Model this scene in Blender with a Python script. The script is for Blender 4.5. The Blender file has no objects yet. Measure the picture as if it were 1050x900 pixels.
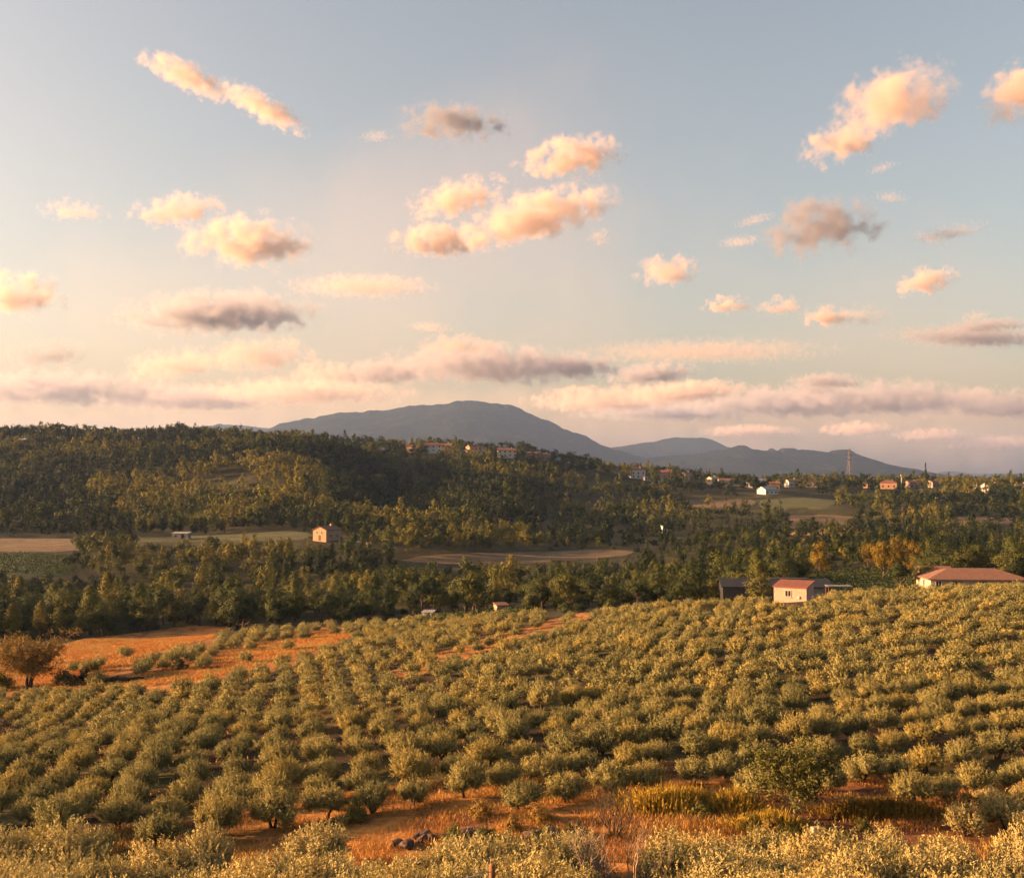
import bpy, math, random
import numpy as np
from mathutils import Vector, Matrix

R = math.radians
rng = np.random.default_rng(11)
random.seed(5)
SC = bpy.context.scene
COL = SC.collection

# ------------------------------------------------------------------ camera
F = 1126.0                       # focal length in photo pixels (1050 x 900)
HZ = 492.0                       # horizon row
PITCH = math.atan((HZ - 450.0) / F)
cam_d = bpy.data.cameras.new('camera')
cam = bpy.data.objects.new('camera', cam_d)
COL.objects.link(cam)
cam.location = (0, 0, 0)
cam.rotation_euler = (math.pi / 2 + PITCH, 0, 0)
cam_d.sensor_width = 36.0
cam_d.lens = 36.0 * F / 1050.0
cam_d.clip_start = 0.2
cam_d.clip_end = 200000.0
SC.camera = cam
CP, SP = math.cos(PITCH), math.sin(PITCH)


def zrow(d, py):
    """height of what shows in row py at depth d"""
    c = (450.0 - py) / F
    return d * (c * CP + SP) / (CP - c * SP)


def at(px, py, d):
    c = (450.0 - py) / F
    k = d / (CP - c * SP)
    return Vector(((px - 525.0) / F * k, d, k * (c * CP + SP)))


# ------------------------------------------------------------------ noise
def vnoise(x, y, seed=0):
    xi = np.floor(x).astype(np.int64); yi = np.floor(y).astype(np.int64)
    fx = x - xi; fy = y - yi
    fx = fx * fx * (3 - 2 * fx); fy = fy * fy * (3 - 2 * fy)

    def h(a, b):
        n = (a * 374761393 + b * 668265263 + seed * 974711) & 0xffffffff
        n = ((n ^ (n >> 13)) * 1274126177) & 0xffffffff
        n = n ^ (n >> 16)
        return (n & 0xffff) / 65535.0
    return (h(xi, yi) * (1 - fx) + h(xi + 1, yi) * fx) * (1 - fy) + (h(xi, yi + 1) * (1 - fx) + h(xi + 1, yi + 1) * fx) * fy


def fbm(x, y, seed=0, octv=5, gain=0.5):
    s = 0; a = 1.0; t = 0
    for o in range(octv):
        s = s + a * vnoise(x * 2 ** o + 17.3 * o, y * 2 ** o + 9.1 * o, seed + o)
        t += a; a *= gain
    return s / t


def smooth01(a, b, v):
    t = np.clip((v - a) / (b - a), 0, 1)
    return t * t * (3 - 2 * t)


# ------------------------------------------------------------------ terrain
NEAR = [(-400, -1.9), (-60, -2.2), (0, -2.5), (3, -2.9), (14, -6.4), (30, -13.5), (42, -17.8), (50, -18.95)]
COLS = {
    0: [(60, 850), (67, 832), (76, 806), (97, 768), (140, 722), (165, 692), (195, 668), (240, 650), (290, 630), (330, 590), (390, 566), (450, 550), (520, 540), (600, 520), (700, 492), (800, 464), (870, 451), (1000, 450), (1300, 464), (2000, 507)],
    175: [(60, 848), (67, 824), (76, 790), (100, 745), (130, 708), (180, 668), (215, 655), (260, 646), (300, 628), (360, 588), (420, 558), (450, 549), (520, 540), (600, 517), (700, 487), (800, 461), (880, 450), (1000, 452), (1300, 466), (2000, 507)],
    350: [(60, 842), (66, 820), (76, 780), (102, 725), (135, 687), (210, 645), (240, 640), (300, 614), (360, 586), (400, 563), (425, 551), (470, 545), (560, 530), (680, 502), (800, 472), (900, 459), (1000, 464), (1300, 480), (2000, 507)],
    525: [(60, 838), (66, 814), (76, 774), (103, 715), (140, 670), (195, 637), (225, 628), (260, 627), (320, 606), (380, 585), (440, 563), (500, 553), (600, 537), (700, 514), (800, 490), (900, 468), (960, 467), (1100, 480), (1400, 494), (2000, 508)],
    700: [(60, 836), (66, 812), (76, 770), (103, 708), (140, 656), (185, 624), (215, 624), (260, 612), (320, 597), (400, 575), (470, 560), (560, 548), (620, 539), (720, 520), (800, 508), (900, 496), (1000, 494), (1200, 499), (2000, 508)],
    875: [(60, 836), (66, 812), (76, 767), (103, 701), (140, 645), (178, 613), (215, 615), (240, 601), (290, 582), (350, 567), (450, 553), (560, 546), (650, 526), (760, 514), (900, 502), (1000, 499), (1200, 500), (2000, 508)],
    1050: [(60, 838), (66, 812), (76, 765), (103, 696), (140, 637), (172, 605), (210, 610), (250, 600), (320, 583), (420, 562), (560, 545), (700, 522), (900, 501), (1000, 499), (1200, 500), (2000, 508)],
}
DG = np.linspace(math.log(20.0), math.log(14020.0), 1600)          # log(d + 20)
PG = np.linspace(-700, 1750, 700)


def gsm(a, sig, axis):
    r = int(sig * 3)
    k = np.exp(-0.5 * (np.arange(-r, r + 1) / sig) ** 2); k /= k.sum()
    p = [(0, 0), (0, 0)]; p[axis] = (r, r)
    b = np.pad(a, p, mode='edge')
    return np.apply_along_axis(lambda m: np.convolve(m, k, mode='valid'), axis, b)


def make_table():
    keys = sorted(COLS)
    d = np.exp(DG) - 20.0
    prof = []
    for k in keys:
        kd = [a for a, _ in NEAR if a >= 0] + [a for a, _ in COLS[k]] + [2800, 14020]
        kz = [z for a, z in NEAR if a >= 0] + [zrow(a, p) for a, p in COLS[k]] + [-40, -40]
        prof.append(np.interp(d, kd, kz))
    prof = np.array(prof)
    t = np.empty((len(PG), len(DG)))
    for j in range(len(DG)):
        t[:, j] = np.interp(PG, keys, prof[:, j])
    t = gsm(t, 4.0, 1)
    t = gsm(t, 10.0, 0)
    return t


TAB = make_table()


def ground(x, y):
    x = np.asarray(x, float); y = np.asarray(y, float)
    yy = np.clip(y, 0.0, 13900)
    px = 525 + F * x / np.maximum(y, 15.0)
    a = np.clip((px - PG[0]) / (PG[1] - PG[0]), 0, len(PG) - 1.001)
    b = np.clip((np.log(yy + 20) - DG[0]) / (DG[1] - DG[0]), 0, len(DG) - 1.001)
    i = a.astype(int); j = b.astype(int); fa = a - i; fb = b - j
    z = (TAB[i, j] * (1 - fa) + TAB[i + 1, j] * fa) * (1 - fb) + (TAB[i, j + 1] * (1 - fa) + TAB[i + 1, j + 1] * fa) * fb
    z = z + (fbm(x / 14, y / 14, 3, 3) - 0.5) * 0.7 * smooth01(20, 60, yy)
    z = z + (fbm(x / 90, y / 90, 8, 3) - 0.5) * 11.0 * smooth01(380, 620, yy) * (1 - smooth01(790, 860, yy) * .7)
    up = smooth01(470, 620, yy) * (1 - smooth01(760, 860, yy))
    z = z + (9 * np.exp(-((px - 295) / 70) ** 2) - 8 * np.exp(-((px - 405) / 48) ** 2) + 5 * np.exp(-((px - 520) / 50) ** 2)) * up
    return z


def gz(x, y):
    return float(ground(np.array([x]), np.array([y]))[0])


def gp(px, d):
    """a point of the ground at photo column px, depth d"""
    x = (px - 525.0) / F * d
    return Vector((x, d, gz(x, d)))


def px_of(x, y):
    return 525 + F * x / y


def py_of(x, y, z):
    depth = y * CP + z * SP
    return 450 - F * (z * CP - y * SP) / depth


def inpoly(px, py, poly):
    px = np.asarray(px, float); py = np.asarray(py, float)
    r = np.zeros(px.shape, bool)
    n = len(poly)
    for k in range(n):
        x0, y0 = poly[k]; x1, y1 = poly[(k + 1) % n]
        c = ((y0 > py) != (y1 > py)) & (px < (x1 - x0) * (py - y0) / ((y1 - y0) + 1e-9) + x0)
        r ^= c
    return r


# ------------------------------------------------------------------ mesh helpers
def mesh_np(name, V, Q, tint=None, hue=None, smooth=False):
    """one mesh from vertices and quads (or triangles) in numpy arrays"""
    V = np.asarray(V, np.float32); Q = np.asarray(Q, np.int32)
    m = bpy.data.meshes.new(name)
    k = Q.shape[1]
    m.vertices.add(len(V)); m.vertices.foreach_set('co', V.ravel())
    m.loops.add(Q.size); m.loops.foreach_set('vertex_index', Q.ravel())
    m.polygons.add(len(Q))
    m.polygons.foreach_set('loop_start', np.arange(0, Q.size, k, dtype=np.int32))
    m.polygons.foreach_set('loop_total', np.full(len(Q), k, np.int32))
    if smooth:
        m.polygons.foreach_set('use_smooth', np.ones(len(Q), bool))
    for nm, a in (('tint', tint), ('hue', hue)):
        if a is not None:
            at_ = m.attributes.new(nm, 'FLOAT', 'FACE')
            at_.data.foreach_set('value', np.asarray(a, np.float32))
    m.update(calc_edges=True)
    m.validate()
    return m


def put(name, mesh, mat=None, parent=None, loc=None, rz=0.0):
    o = bpy.data.objects.new(name, mesh)
    COL.objects.link(o)
    if mat is not None and len(mesh.materials) == 0:
        mesh.materials.append(mat)
    if parent is not None:
        o.parent = parent
    if loc is not None:
        o.location = loc
    o.rotation_euler = (0, 0, rz)
    return o


def tag(o, label=None, cat=None, group=None, kind=None):
    if label: o['label'] = label
    if cat: o['category'] = cat
    if group: o['group'] = group
    if kind: o['kind'] = kind
    return o


def thing(name, loc, label, cat, group=None, rz=0.0):
    o = bpy.data.objects.new(name, None)
    o.empty_display_size = 0.3
    COL.objects.link(o)
    o.location = loc; o.rotation_euler = (0, 0, rz)
    return tag(o, label, cat, group)


def copy_tree(o, loc, rz, sc, label, group):
    c = o.copy(); COL.objects.link(c)
    c.location = loc; c.rotation_euler = (0, 0, rz); c.scale = sc
    c['label'] = label
    if group: c['group'] = group
    elif 'group' in c.keys(): del c['group']
    for ch in PARTS[o.name]:
        d = ch.copy(); COL.objects.link(d); d.parent = c
    return c


PARTS = {}


class MB:
    """collects faces, builds one mesh"""
    def __init__(s):
        s.v = []; s.f = []

    def add(s, v, f):
        b = len(s.v)
        s.v += [tuple(p) for p in v]
        s.f += [tuple(b + i for i in q) for q in f]

    def box(s, x0, x1, y0, y1, z0, z1):
        s.add([(x0, y0, z0), (x1, y0, z0), (x1, y1, z0), (x0, y1, z0), (x0, y0, z1), (x1, y0, z1), (x1, y1, z1), (x0, y1, z1)],
              [(0, 3, 2, 1), (4, 5, 6, 7), (0, 1, 5, 4), (1, 2, 6, 5), (2, 3, 7, 6), (3, 0, 4, 7)])

    def tube(s, pts, rad, n=6, cap=True):
        pts = [Vector(p) for p in pts]
        rings = []
        b = len(s.v)
        for i, p in enumerate(pts):
            t = (pts[min(i + 1, len(pts) - 1)] - pts[max(i - 1, 0)]).normalized()
            u = t.cross(Vector((0.31, 0.95, 0.05)))
            if u.length < 0.05: u = t.cross(Vector((1, 0, 0)))
            u.normalize(); w = t.cross(u)
            for k in range(n):
                a = 2 * math.pi * k / n
                s.v.append(tuple(p + (u * math.cos(a) + w * math.sin(a)) * rad[i]))
        for i in range(len(pts) - 1):
            for k in range(n):
                k2 = (k + 1) % n
                s.f.append((b + i * n + k, b + i * n + k2, b + (i + 1) * n + k2, b + (i + 1) * n + k))
        if cap:
            s.f.append(tuple(b + k for k in range(n))[::-1])
            s.f.append(tuple(b + (len(pts) - 1) * n + k for k in range(n)))

    def mesh(s, name, smooth=False):
        m = bpy.data.meshes.new(name)
        m.from_pydata(s.v, [], s.f)
        if smooth:
            for p in m.polygons: p.use_smooth = True
        m.update()
        return m

    def build(s, name, mat, parent=None, smooth=False):
        return put(name, s.mesh(name, smooth), mat, parent)


# ------------------------------------------------------------------ materials
def new_mat(name):
    m = bpy.data.materials.new(name)
    m.use_nodes = True
    nt = m.node_tree
    nt.nodes.clear()
    return m, nt, nt.nodes, nt.links


def surf_mat(name, c1, c2, scale=2.0, rough=0.85, bump=0.15, detail=6.0, spec=0.2, coord='Object'):
    m, nt, N, L = new_mat(name)
    out = N.new('ShaderNodeOutputMaterial'); b = N.new('ShaderNodeBsdfPrincipled')
    tc = N.new('ShaderNodeTexCoord'); nz = N.new('ShaderNodeTexNoise'); rp = N.new('ShaderNodeValToRGB'); bp = N.new('ShaderNodeBump')
    nz.inputs['Scale'].default_value = scale; nz.inputs['Detail'].default_value = detail; nz.inputs['Roughness'].default_value = 0.65
    L.new(tc.outputs[coord], nz.inputs['Vector'])
    rp.color_ramp.elements[0].position = 0.32; rp.color_ramp.elements[1].position = 0.68
    rp.color_ramp.elements[0].color = (*[q * .64 for q in c1], 1); rp.color_ramp.elements[1].color = (*[q * .64 for q in c2], 1)
    L.new(nz.outputs['Fac'], rp.inputs['Fac']); L.new(rp.outputs['Color'], b.inputs['Base Color'])
    bp.inputs['Strength'].default_value = bump; bp.inputs['Distance'].default_value = 0.057
    L.new(nz.outputs['Fac'], bp.inputs['Height']); L.new(bp.outputs['Normal'], b.inputs['Normal'])
    b.inputs['Roughness'].default_value = rough
    b.inputs['Specular IOR Level'].default_value = spec
    L.new(b.outputs['BSDF'], out.inputs['Surface'])
    return m


def leaf_mat(name, ramp, per_object=True, transl=0.2, rough=0.6, lo=0.78, hi=1.22):
    """foliage: the colour of each plant from a ramp, each leaf a little lighter or darker"""
    m, nt, N, L = new_mat(name)
    out = N.new('ShaderNodeOutputMaterial'); b = N.new('ShaderNodeBsdfPrincipled'); tr = N.new('ShaderNodeBsdfTranslucent'); mx = N.new('ShaderNodeMixShader')
    rp = N.new('ShaderNodeValToRGB')
    e = rp.color_ramp.elements
    while len(e) < len(ramp): e.new(0.5)
    for i, (p, c) in enumerate(ramp):
        e[i].position = p; e[i].color = (*[q * .57 for q in c], 1)
    if per_object:
        oi = N.new('ShaderNodeObjectInfo'); L.new(oi.outputs['Random'], rp.inputs['Fac'])
    else:
        ah = N.new('ShaderNodeAttribute'); ah.attribute_name = 'hue'; L.new(ah.outputs['Fac'], rp.inputs['Fac'])
    a = N.new('ShaderNodeAttribute'); a.attribute_name = 'tint'
    mr = N.new('ShaderNodeMapRange'); mr.inputs['To Min'].default_value = lo; mr.inputs['To Max'].default_value = hi
    L.new(a.outputs['Fac'], mr.inputs['Value'])
    vm = N.new('ShaderNodeVectorMath'); vm.operation = 'SCALE'
    L.new(rp.outputs['Color'], vm.inputs[0]); L.new(mr.outputs['Result'], vm.inputs['Scale'])
    L.new(vm.outputs['Vector'], b.inputs['Base Color']); L.new(vm.outputs['Vector'], tr.inputs['Color'])
    b.inputs['Roughness'].default_value = .75; b.inputs['Specular IOR Level'].default_value = 0.1
    mx.inputs['Fac'].default_value = transl
    L.new(b.outputs['BSDF'], mx.inputs[1]); L.new(tr.outputs['BSDF'], mx.inputs[2]); L.new(mx.outputs['Shader'], out.inputs['Surface'])
    return m


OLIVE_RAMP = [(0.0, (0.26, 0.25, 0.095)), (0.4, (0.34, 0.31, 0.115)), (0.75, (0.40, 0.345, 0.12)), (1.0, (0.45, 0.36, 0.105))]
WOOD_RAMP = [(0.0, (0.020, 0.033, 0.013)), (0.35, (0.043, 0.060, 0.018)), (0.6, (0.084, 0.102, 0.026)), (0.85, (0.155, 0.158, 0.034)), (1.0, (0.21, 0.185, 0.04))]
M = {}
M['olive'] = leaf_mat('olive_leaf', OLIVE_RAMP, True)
M['olive_near_lit'] = leaf_mat('olive_leaf_near_lit', [(0, (0.44, 0.38, 0.15)), (.5, (0.53, 0.44, 0.18)), (1, (0.60, 0.46, 0.16))], True)  # same olives, nearer; their sunlit brightness is put into paler leaf colours
M['olive_far'] = leaf_mat('olive_leaf_far', OLIVE_RAMP, False)
M['wood_far'] = leaf_mat('wood_leaf_far', WOOD_RAMP, False, 0.25)
M['broadleaf'] = leaf_mat('broadleaf', [(0, (0.044, 0.062, 0.02)), (0.5, (0.08, 0.10, 0.028)), (1, (0.135, 0.135, 0.034))], True)
M['poplar'] = leaf_mat('poplar_leaf', [(0, (0.10, 0.125, 0.03)), (0.5, (0.165, 0.17, 0.042)), (1, (0.25, 0.20, 0.042))], True)
M['pine'] = leaf_mat('pine_needle', [(0, (0.026, 0.044, 0.017)), (0.6, (0.044, 0.066, 0.022)), (1, (0.07, 0.084, 0.026))], True, 0.12)
M['yellow'] = leaf_mat('yellow_leaf', [(0, (0.19, 0.14, 0.022)), (1, (0.26, 0.175, 0.025))], True)
M['gold'] = leaf_mat('golden_leaf', [(0, (0.24, 0.15, 0.025)), (1, (0.31, 0.19, 0.03))], True)
M['rust'] = leaf_mat('rust_leaf', [(0, (0.30, 0.195, 0.05)), (1, (0.34, 0.21, 0.05))], True)
M['green'] = leaf_mat('fresh_leaf', [(0, (0.15, 0.15, 0.04)), (1, (0.165, 0.16, 0.044))], True)
M['vine'] = leaf_mat('vine_leaf', [(0, (0.06, 0.085, 0.022)), (1, (0.085, 0.10, 0.026))], True)
M['broom'] = leaf_mat('broom_stalk', [(0, (0.46, 0.34, 0.05)), (1, (0.58, 0.38, 0.055))], True)
M['grass'] = leaf_mat('dry_grass_blade', [(0, (0.52, 0.20, 0.05)), (0.5, (0.58, 0.29, 0.075)), (1, (0.54, 0.36, 0.11))], False)
M['bark'] = surf_mat('bark', (0.06, 0.042, 0.03), (0.15, 0.11, 0.08), 6.0, 0.95, 0.5)
M['dark_bark'] = surf_mat('dark_bark', (0.02, 0.015, 0.012), (0.05, 0.036, 0.028), 6.0, .95, .5)
M['pale_twig'] = surf_mat('pale_twig', (0.30, 0.21, 0.14), (0.42, 0.31, 0.21), 5.0, 0.9, 0.3)
M['rock'] = surf_mat('rock', (0.045, 0.032, 0.03), (0.15, 0.10, 0.085), 2.5, 0.92, 0.6)
M['soil'] = surf_mat('red_soil', (0.07, 0.036, 0.03), (0.13, 0.065, 0.052), 2.5, 0.95, 0.5)
M['pale_stone'] = surf_mat('pale_stone', (0.34, 0.27, 0.21), (0.5, 0.41, 0.32), 4.0, 0.9, 0.3)
M['stake'] = surf_mat('stake_wood', (0.22, 0.10, 0.05), (0.36, 0.17, 0.085), 9.0, 0.9, 0.4)
M['wire'] = surf_mat('wire_steel', (0.35, 0.34, 0.33), (0.5, 0.48, 0.46), 9.0, 0.45, 0.05, 2.0, 0.5)
M['steel'] = surf_mat('galvanised_steel', (0.085, 0.075, 0.07), (0.13, 0.115, 0.105), 3.0, 0.55, 0.05, 2.0, 0.5)
M['tile'] = surf_mat('roof_tile', (0.17, 0.085, 0.06), (0.27, 0.145, 0.10), 1.6, 0.85, 0.4)
M['tile_red'] = surf_mat('roof_tile_red', (0.21, 0.08, 0.056), (0.30, 0.12, 0.085), 1.6, 0.85, 0.4)
M['tile_dull'] = surf_mat('roof_tile_dull', (0.19, 0.095, 0.068), (0.29, 0.155, 0.11), 1.6, 0.88, 0.4)
M['tile_grey'] = surf_mat('roof_grey', (0.28, 0.27, 0.27), (0.42, 0.40, 0.39), 1.6, 0.7, 0.2)
M['pink'] = surf_mat('pink_render', (0.58, 0.34, 0.27), (0.68, 0.42, 0.34), 1.2, 0.9, 0.1)
M['cream'] = surf_mat('cream_render', (0.46, 0.38, 0.28), (0.58, 0.49, 0.37), 1.2, 0.9, 0.1)
M['white'] = surf_mat('white_render', (0.60, 0.565, 0.53), (0.74, 0.70, 0.66), 1.2, 0.9, 0.1)
M['ochre'] = surf_mat('ochre_render', (0.44, 0.27, 0.165), (0.54, 0.34, 0.21), 1.2, 0.9, 0.1)
M['stone_wall'] = surf_mat('stone_wall', (0.28, 0.22, 0.17), (0.44, 0.36, 0.28), 3.0, 0.95, 0.5)
M['dark_metal'] = surf_mat('dark_sheet', (0.018, 0.022, 0.026), (0.042, 0.04, 0.043), 1.0, 0.6, 0.1)
M['grey_sheet'] = surf_mat('grey_sheet', (0.15, 0.15, 0.155), (0.24, 0.235, 0.23), 1.0, 0.55, 0.1, 3, 0.4)
M['glass'] = surf_mat('window_glass', (0.02, 0.022, 0.025), (0.035, 0.036, 0.04), 2.0, 0.15, 0.0, 2, 0.5)
M['frame'] = surf_mat('window_frame', (0.55, 0.5, 0.45), (0.65, 0.6, 0.55), 5.0, 0.6, 0.05)
M['door'] = surf_mat('door_wood', (0.10, 0.055, 0.03), (0.16, 0.09, 0.05), 5.0, 0.7, 0.2)
M['track'] = surf_mat('track', (0.36, 0.29, 0.22), (0.46, 0.38, 0.30), 0.5, 0.95, 0.3)


def field_mat(name, c1, c2, rows):
    """crop rows run along the field, a metre and more apart"""
    m = surf_mat(name, c1, c2, .12, .95, .3)
    nt = m.node_tree; N, L = nt.nodes, nt.links
    b = next(n for n in N if n.type == 'BSDF_PRINCIPLED'); rp = next(n for n in N if n.type == 'VALTORGB'); tc = next(n for n in N if n.type == 'TEX_COORD')
    wv = N.new('ShaderNodeTexWave'); wv.bands_direction = 'Y'; wv.inputs['Scale'].default_value = rows; wv.inputs['Distortion'].default_value = 1.6; wv.inputs['Detail'].default_value = 4; wv.inputs['Detail Scale'].default_value = .6
    n3 = N.new('ShaderNodeTexNoise'); n3.inputs['Scale'].default_value = .9; n3.inputs['Detail'].default_value = 7
    mr = N.new('ShaderNodeMapRange'); mr.inputs['To Min'].default_value = .72; mr.inputs['To Max'].default_value = 1.2
    m3 = N.new('ShaderNodeMapRange'); m3.inputs['From Min'].default_value = .3; m3.inputs['From Max'].default_value = .7; m3.inputs['To Min'].default_value = .65; m3.inputs['To Max'].default_value = 1.3
    mu = N.new('ShaderNodeMath'); mu.operation = 'MULTIPLY'; vm = N.new('ShaderNodeVectorMath'); vm.operation = 'SCALE'
    L.new(tc.outputs['Object'], wv.inputs['Vector']); L.new(tc.outputs['Object'], n3.inputs['Vector'])
    L.new(wv.outputs['Fac'], mr.inputs['Value']); L.new(n3.outputs['Fac'], m3.inputs['Value'])
    L.new(mr.outputs['Result'], mu.inputs[0]); L.new(m3.outputs['Result'], mu.inputs[1])
    L.new(rp.outputs['Color'], vm.inputs[0]); L.new(mu.outputs[0], vm.inputs['Scale']); L.new(vm.outputs['Vector'], b.inputs['Base Color'])
    return m


M['field_tan'] = field_mat('tan_field', (0.115, 0.08, 0.042), (0.21, 0.14, 0.072), .11)
M['field_gold'] = field_mat('gold_field', (0.32, 0.20, 0.075), (0.44, 0.28, 0.105), .09)
M['field_green'] = field_mat('green_field', (0.045, 0.075, 0.02), (0.085, 0.11, 0.03), .13)
M['field_olive'] = field_mat('meadow', (0.055, 0.068, 0.018), (0.11, 0.11, 0.034), .05)


def ground_mat():
    m, nt, N, L = new_mat('earth')
    out = N.new('ShaderNodeOutputMaterial'); b = N.new('ShaderNodeBsdfPrincipled')
    a = N.new('ShaderNodeAttribute'); a.attribute_name = 'cover'
    tc = N.new('ShaderNodeTexCoord')
    n1 = N.new('ShaderNodeTexNoise'); n1.inputs['Scale'].default_value = 1.7; n1.inputs['Detail'].default_value = 8; n1.inputs['Roughness'].default_value = 0.7
    n2 = N.new('ShaderNodeTexNoise'); n2.inputs['Scale'].default_value = 0.23; n2.inputs['Detail'].default_value = 5
    L.new(tc.outputs['Object'], n1.inputs['Vector']); L.new(tc.outputs['Object'], n2.inputs['Vector'])
    m1 = N.new('ShaderNodeMapRange'); m1.inputs['From Min'].default_value = 0.3; m1.inputs['From Max'].default_value = 0.7; m1.inputs['To Min'].default_value = 0.45; m1.inputs['To Max'].default_value = 1.45
    m2 = N.new('ShaderNodeMapRange'); m2.inputs['From Min'].default_value = 0.3; m2.inputs['From Max'].default_value = 0.7; m2.inputs['To Min'].default_value = 0.8; m2.inputs['To Max'].default_value = 1.2
    L.new(n1.outputs['Fac'], m1.inputs['Value']); L.new(n2.outputs['Fac'], m2.inputs['Value'])
    mu = N.new('ShaderNodeMath'); mu.operation = 'MULTIPLY'
    L.new(m1.outputs['Result'], mu.inputs[0]); L.new(m2.outputs['Result'], mu.inputs[1])
    vm = N.new('ShaderNodeVectorMath'); vm.operation = 'SCALE'
    L.new(a.outputs['Color'], vm.inputs[0]); L.new(mu.outputs['Value'], vm.inputs['Scale'])
    L.new(vm.outputs['Vector'], b.inputs['Base Color'])
    bp = N.new('ShaderNodeBump'); bp.inputs['Strength'].default_value = 0.8; bp.inputs['Distance'].default_value = 0.15
    L.new(n1.outputs['Fac'], bp.inputs['Height']); L.new(bp.outputs['Normal'], b.inputs['Normal'])
    b.inputs['Roughness'].default_value = 0.95; b.inputs['Specular IOR Level'].default_value = 0.1
    L.new(b.outputs['BSDF'], out.inputs['Surface'])
    return m


# ------------------------------------------------------------------ land use
CLEAR_A = [(40, 668), (90, 655), (200, 641), (240, 643), (215, 655), (165, 667), (120, 690), (95, 703), (50, 703), (-40, 712), (-60, 690)]
CLEAR_B = [(95, 704), (150, 692), (205, 678), (270, 662), (330, 648), (370, 648), (320, 668), (250, 686), (195, 702), (150, 708)]
CLEAR_C = [(395, 690), (470, 662), (560, 636), (600, 627), (610, 632), (560, 648), (500, 667), (420, 697)]
CREST = ([-150, 0, 60, 175, 350, 525, 700, 875, 1050, 1300], [142, 143, 152, 207, 218, 200, 188, 183, 184, 182])
# fields: (px, near depth, far depth)
FIELDS = [
    ('field', 'field_green', [(-120, 332, 388), (40, 335, 386), (78, 345, 380)], 'vine'),
    ('field', 'field_tan', [(-120, 393, 448), (50, 394, 446), (100, 405, 440), (118, 414, 432)], None),
    ('meadow', 'field_olive', [(130, 428, 447), (220, 426, 452), (300, 424, 470), (322, 424, 455)], None),
    ('field', 'field_tan', [(412, 384, 390), (460, 385, 410), (530, 392, 428), (600, 410, 444), (650, 424, 445)], None),
    ('field', 'field_tan', [(690, 705, 760), (760, 700, 770), (775, 705, 765)], None),
    ('meadow', 'field_olive', [(778, 690, 760), (840, 680, 770), (856, 690, 750)], None),
    ('field', 'field_tan', [(806, 590, 650), (860, 580, 655), (884, 585, 640)], None),
    ('field', 'field_gold', [(796, 558, 576), (850, 552, 577), (886, 556, 575)], None),
    ('field', 'field_tan', [(975, 600, 640), (1010, 596, 645), (1040, 600, 636)], None),
    ('field', 'field_green', [(824, 232, 288), (880, 228, 292), (934, 232, 286)], 'vine'),
    ('field', 'field_green', [(425, 219, 231), (480, 212, 232), (548, 206, 226)], 'vine'),
    ('track', 'track', [(346, 424, 428), (362, 420, 425), (382, 414, 420)], None),
]


def in_field(px, d, grow=0.0):
    r = np.zeros(np.shape(px), bool)
    for _, _, k, _ in FIELDS:
        p = [a[0] for a in k]
        lo = np.interp(px, p, [a[1] for a in k]); hi = np.interp(px, p, [a[2] for a in k])
        fr = grow * (4.5 if 375 < k[0][1] < 460 else 2.0)
        r |= (px > p[0] - grow * 0.6) & (px < p[-1] + grow * 0.6) & (d > lo - fr) & (d < hi + grow * 0.4)
    return r


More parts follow.
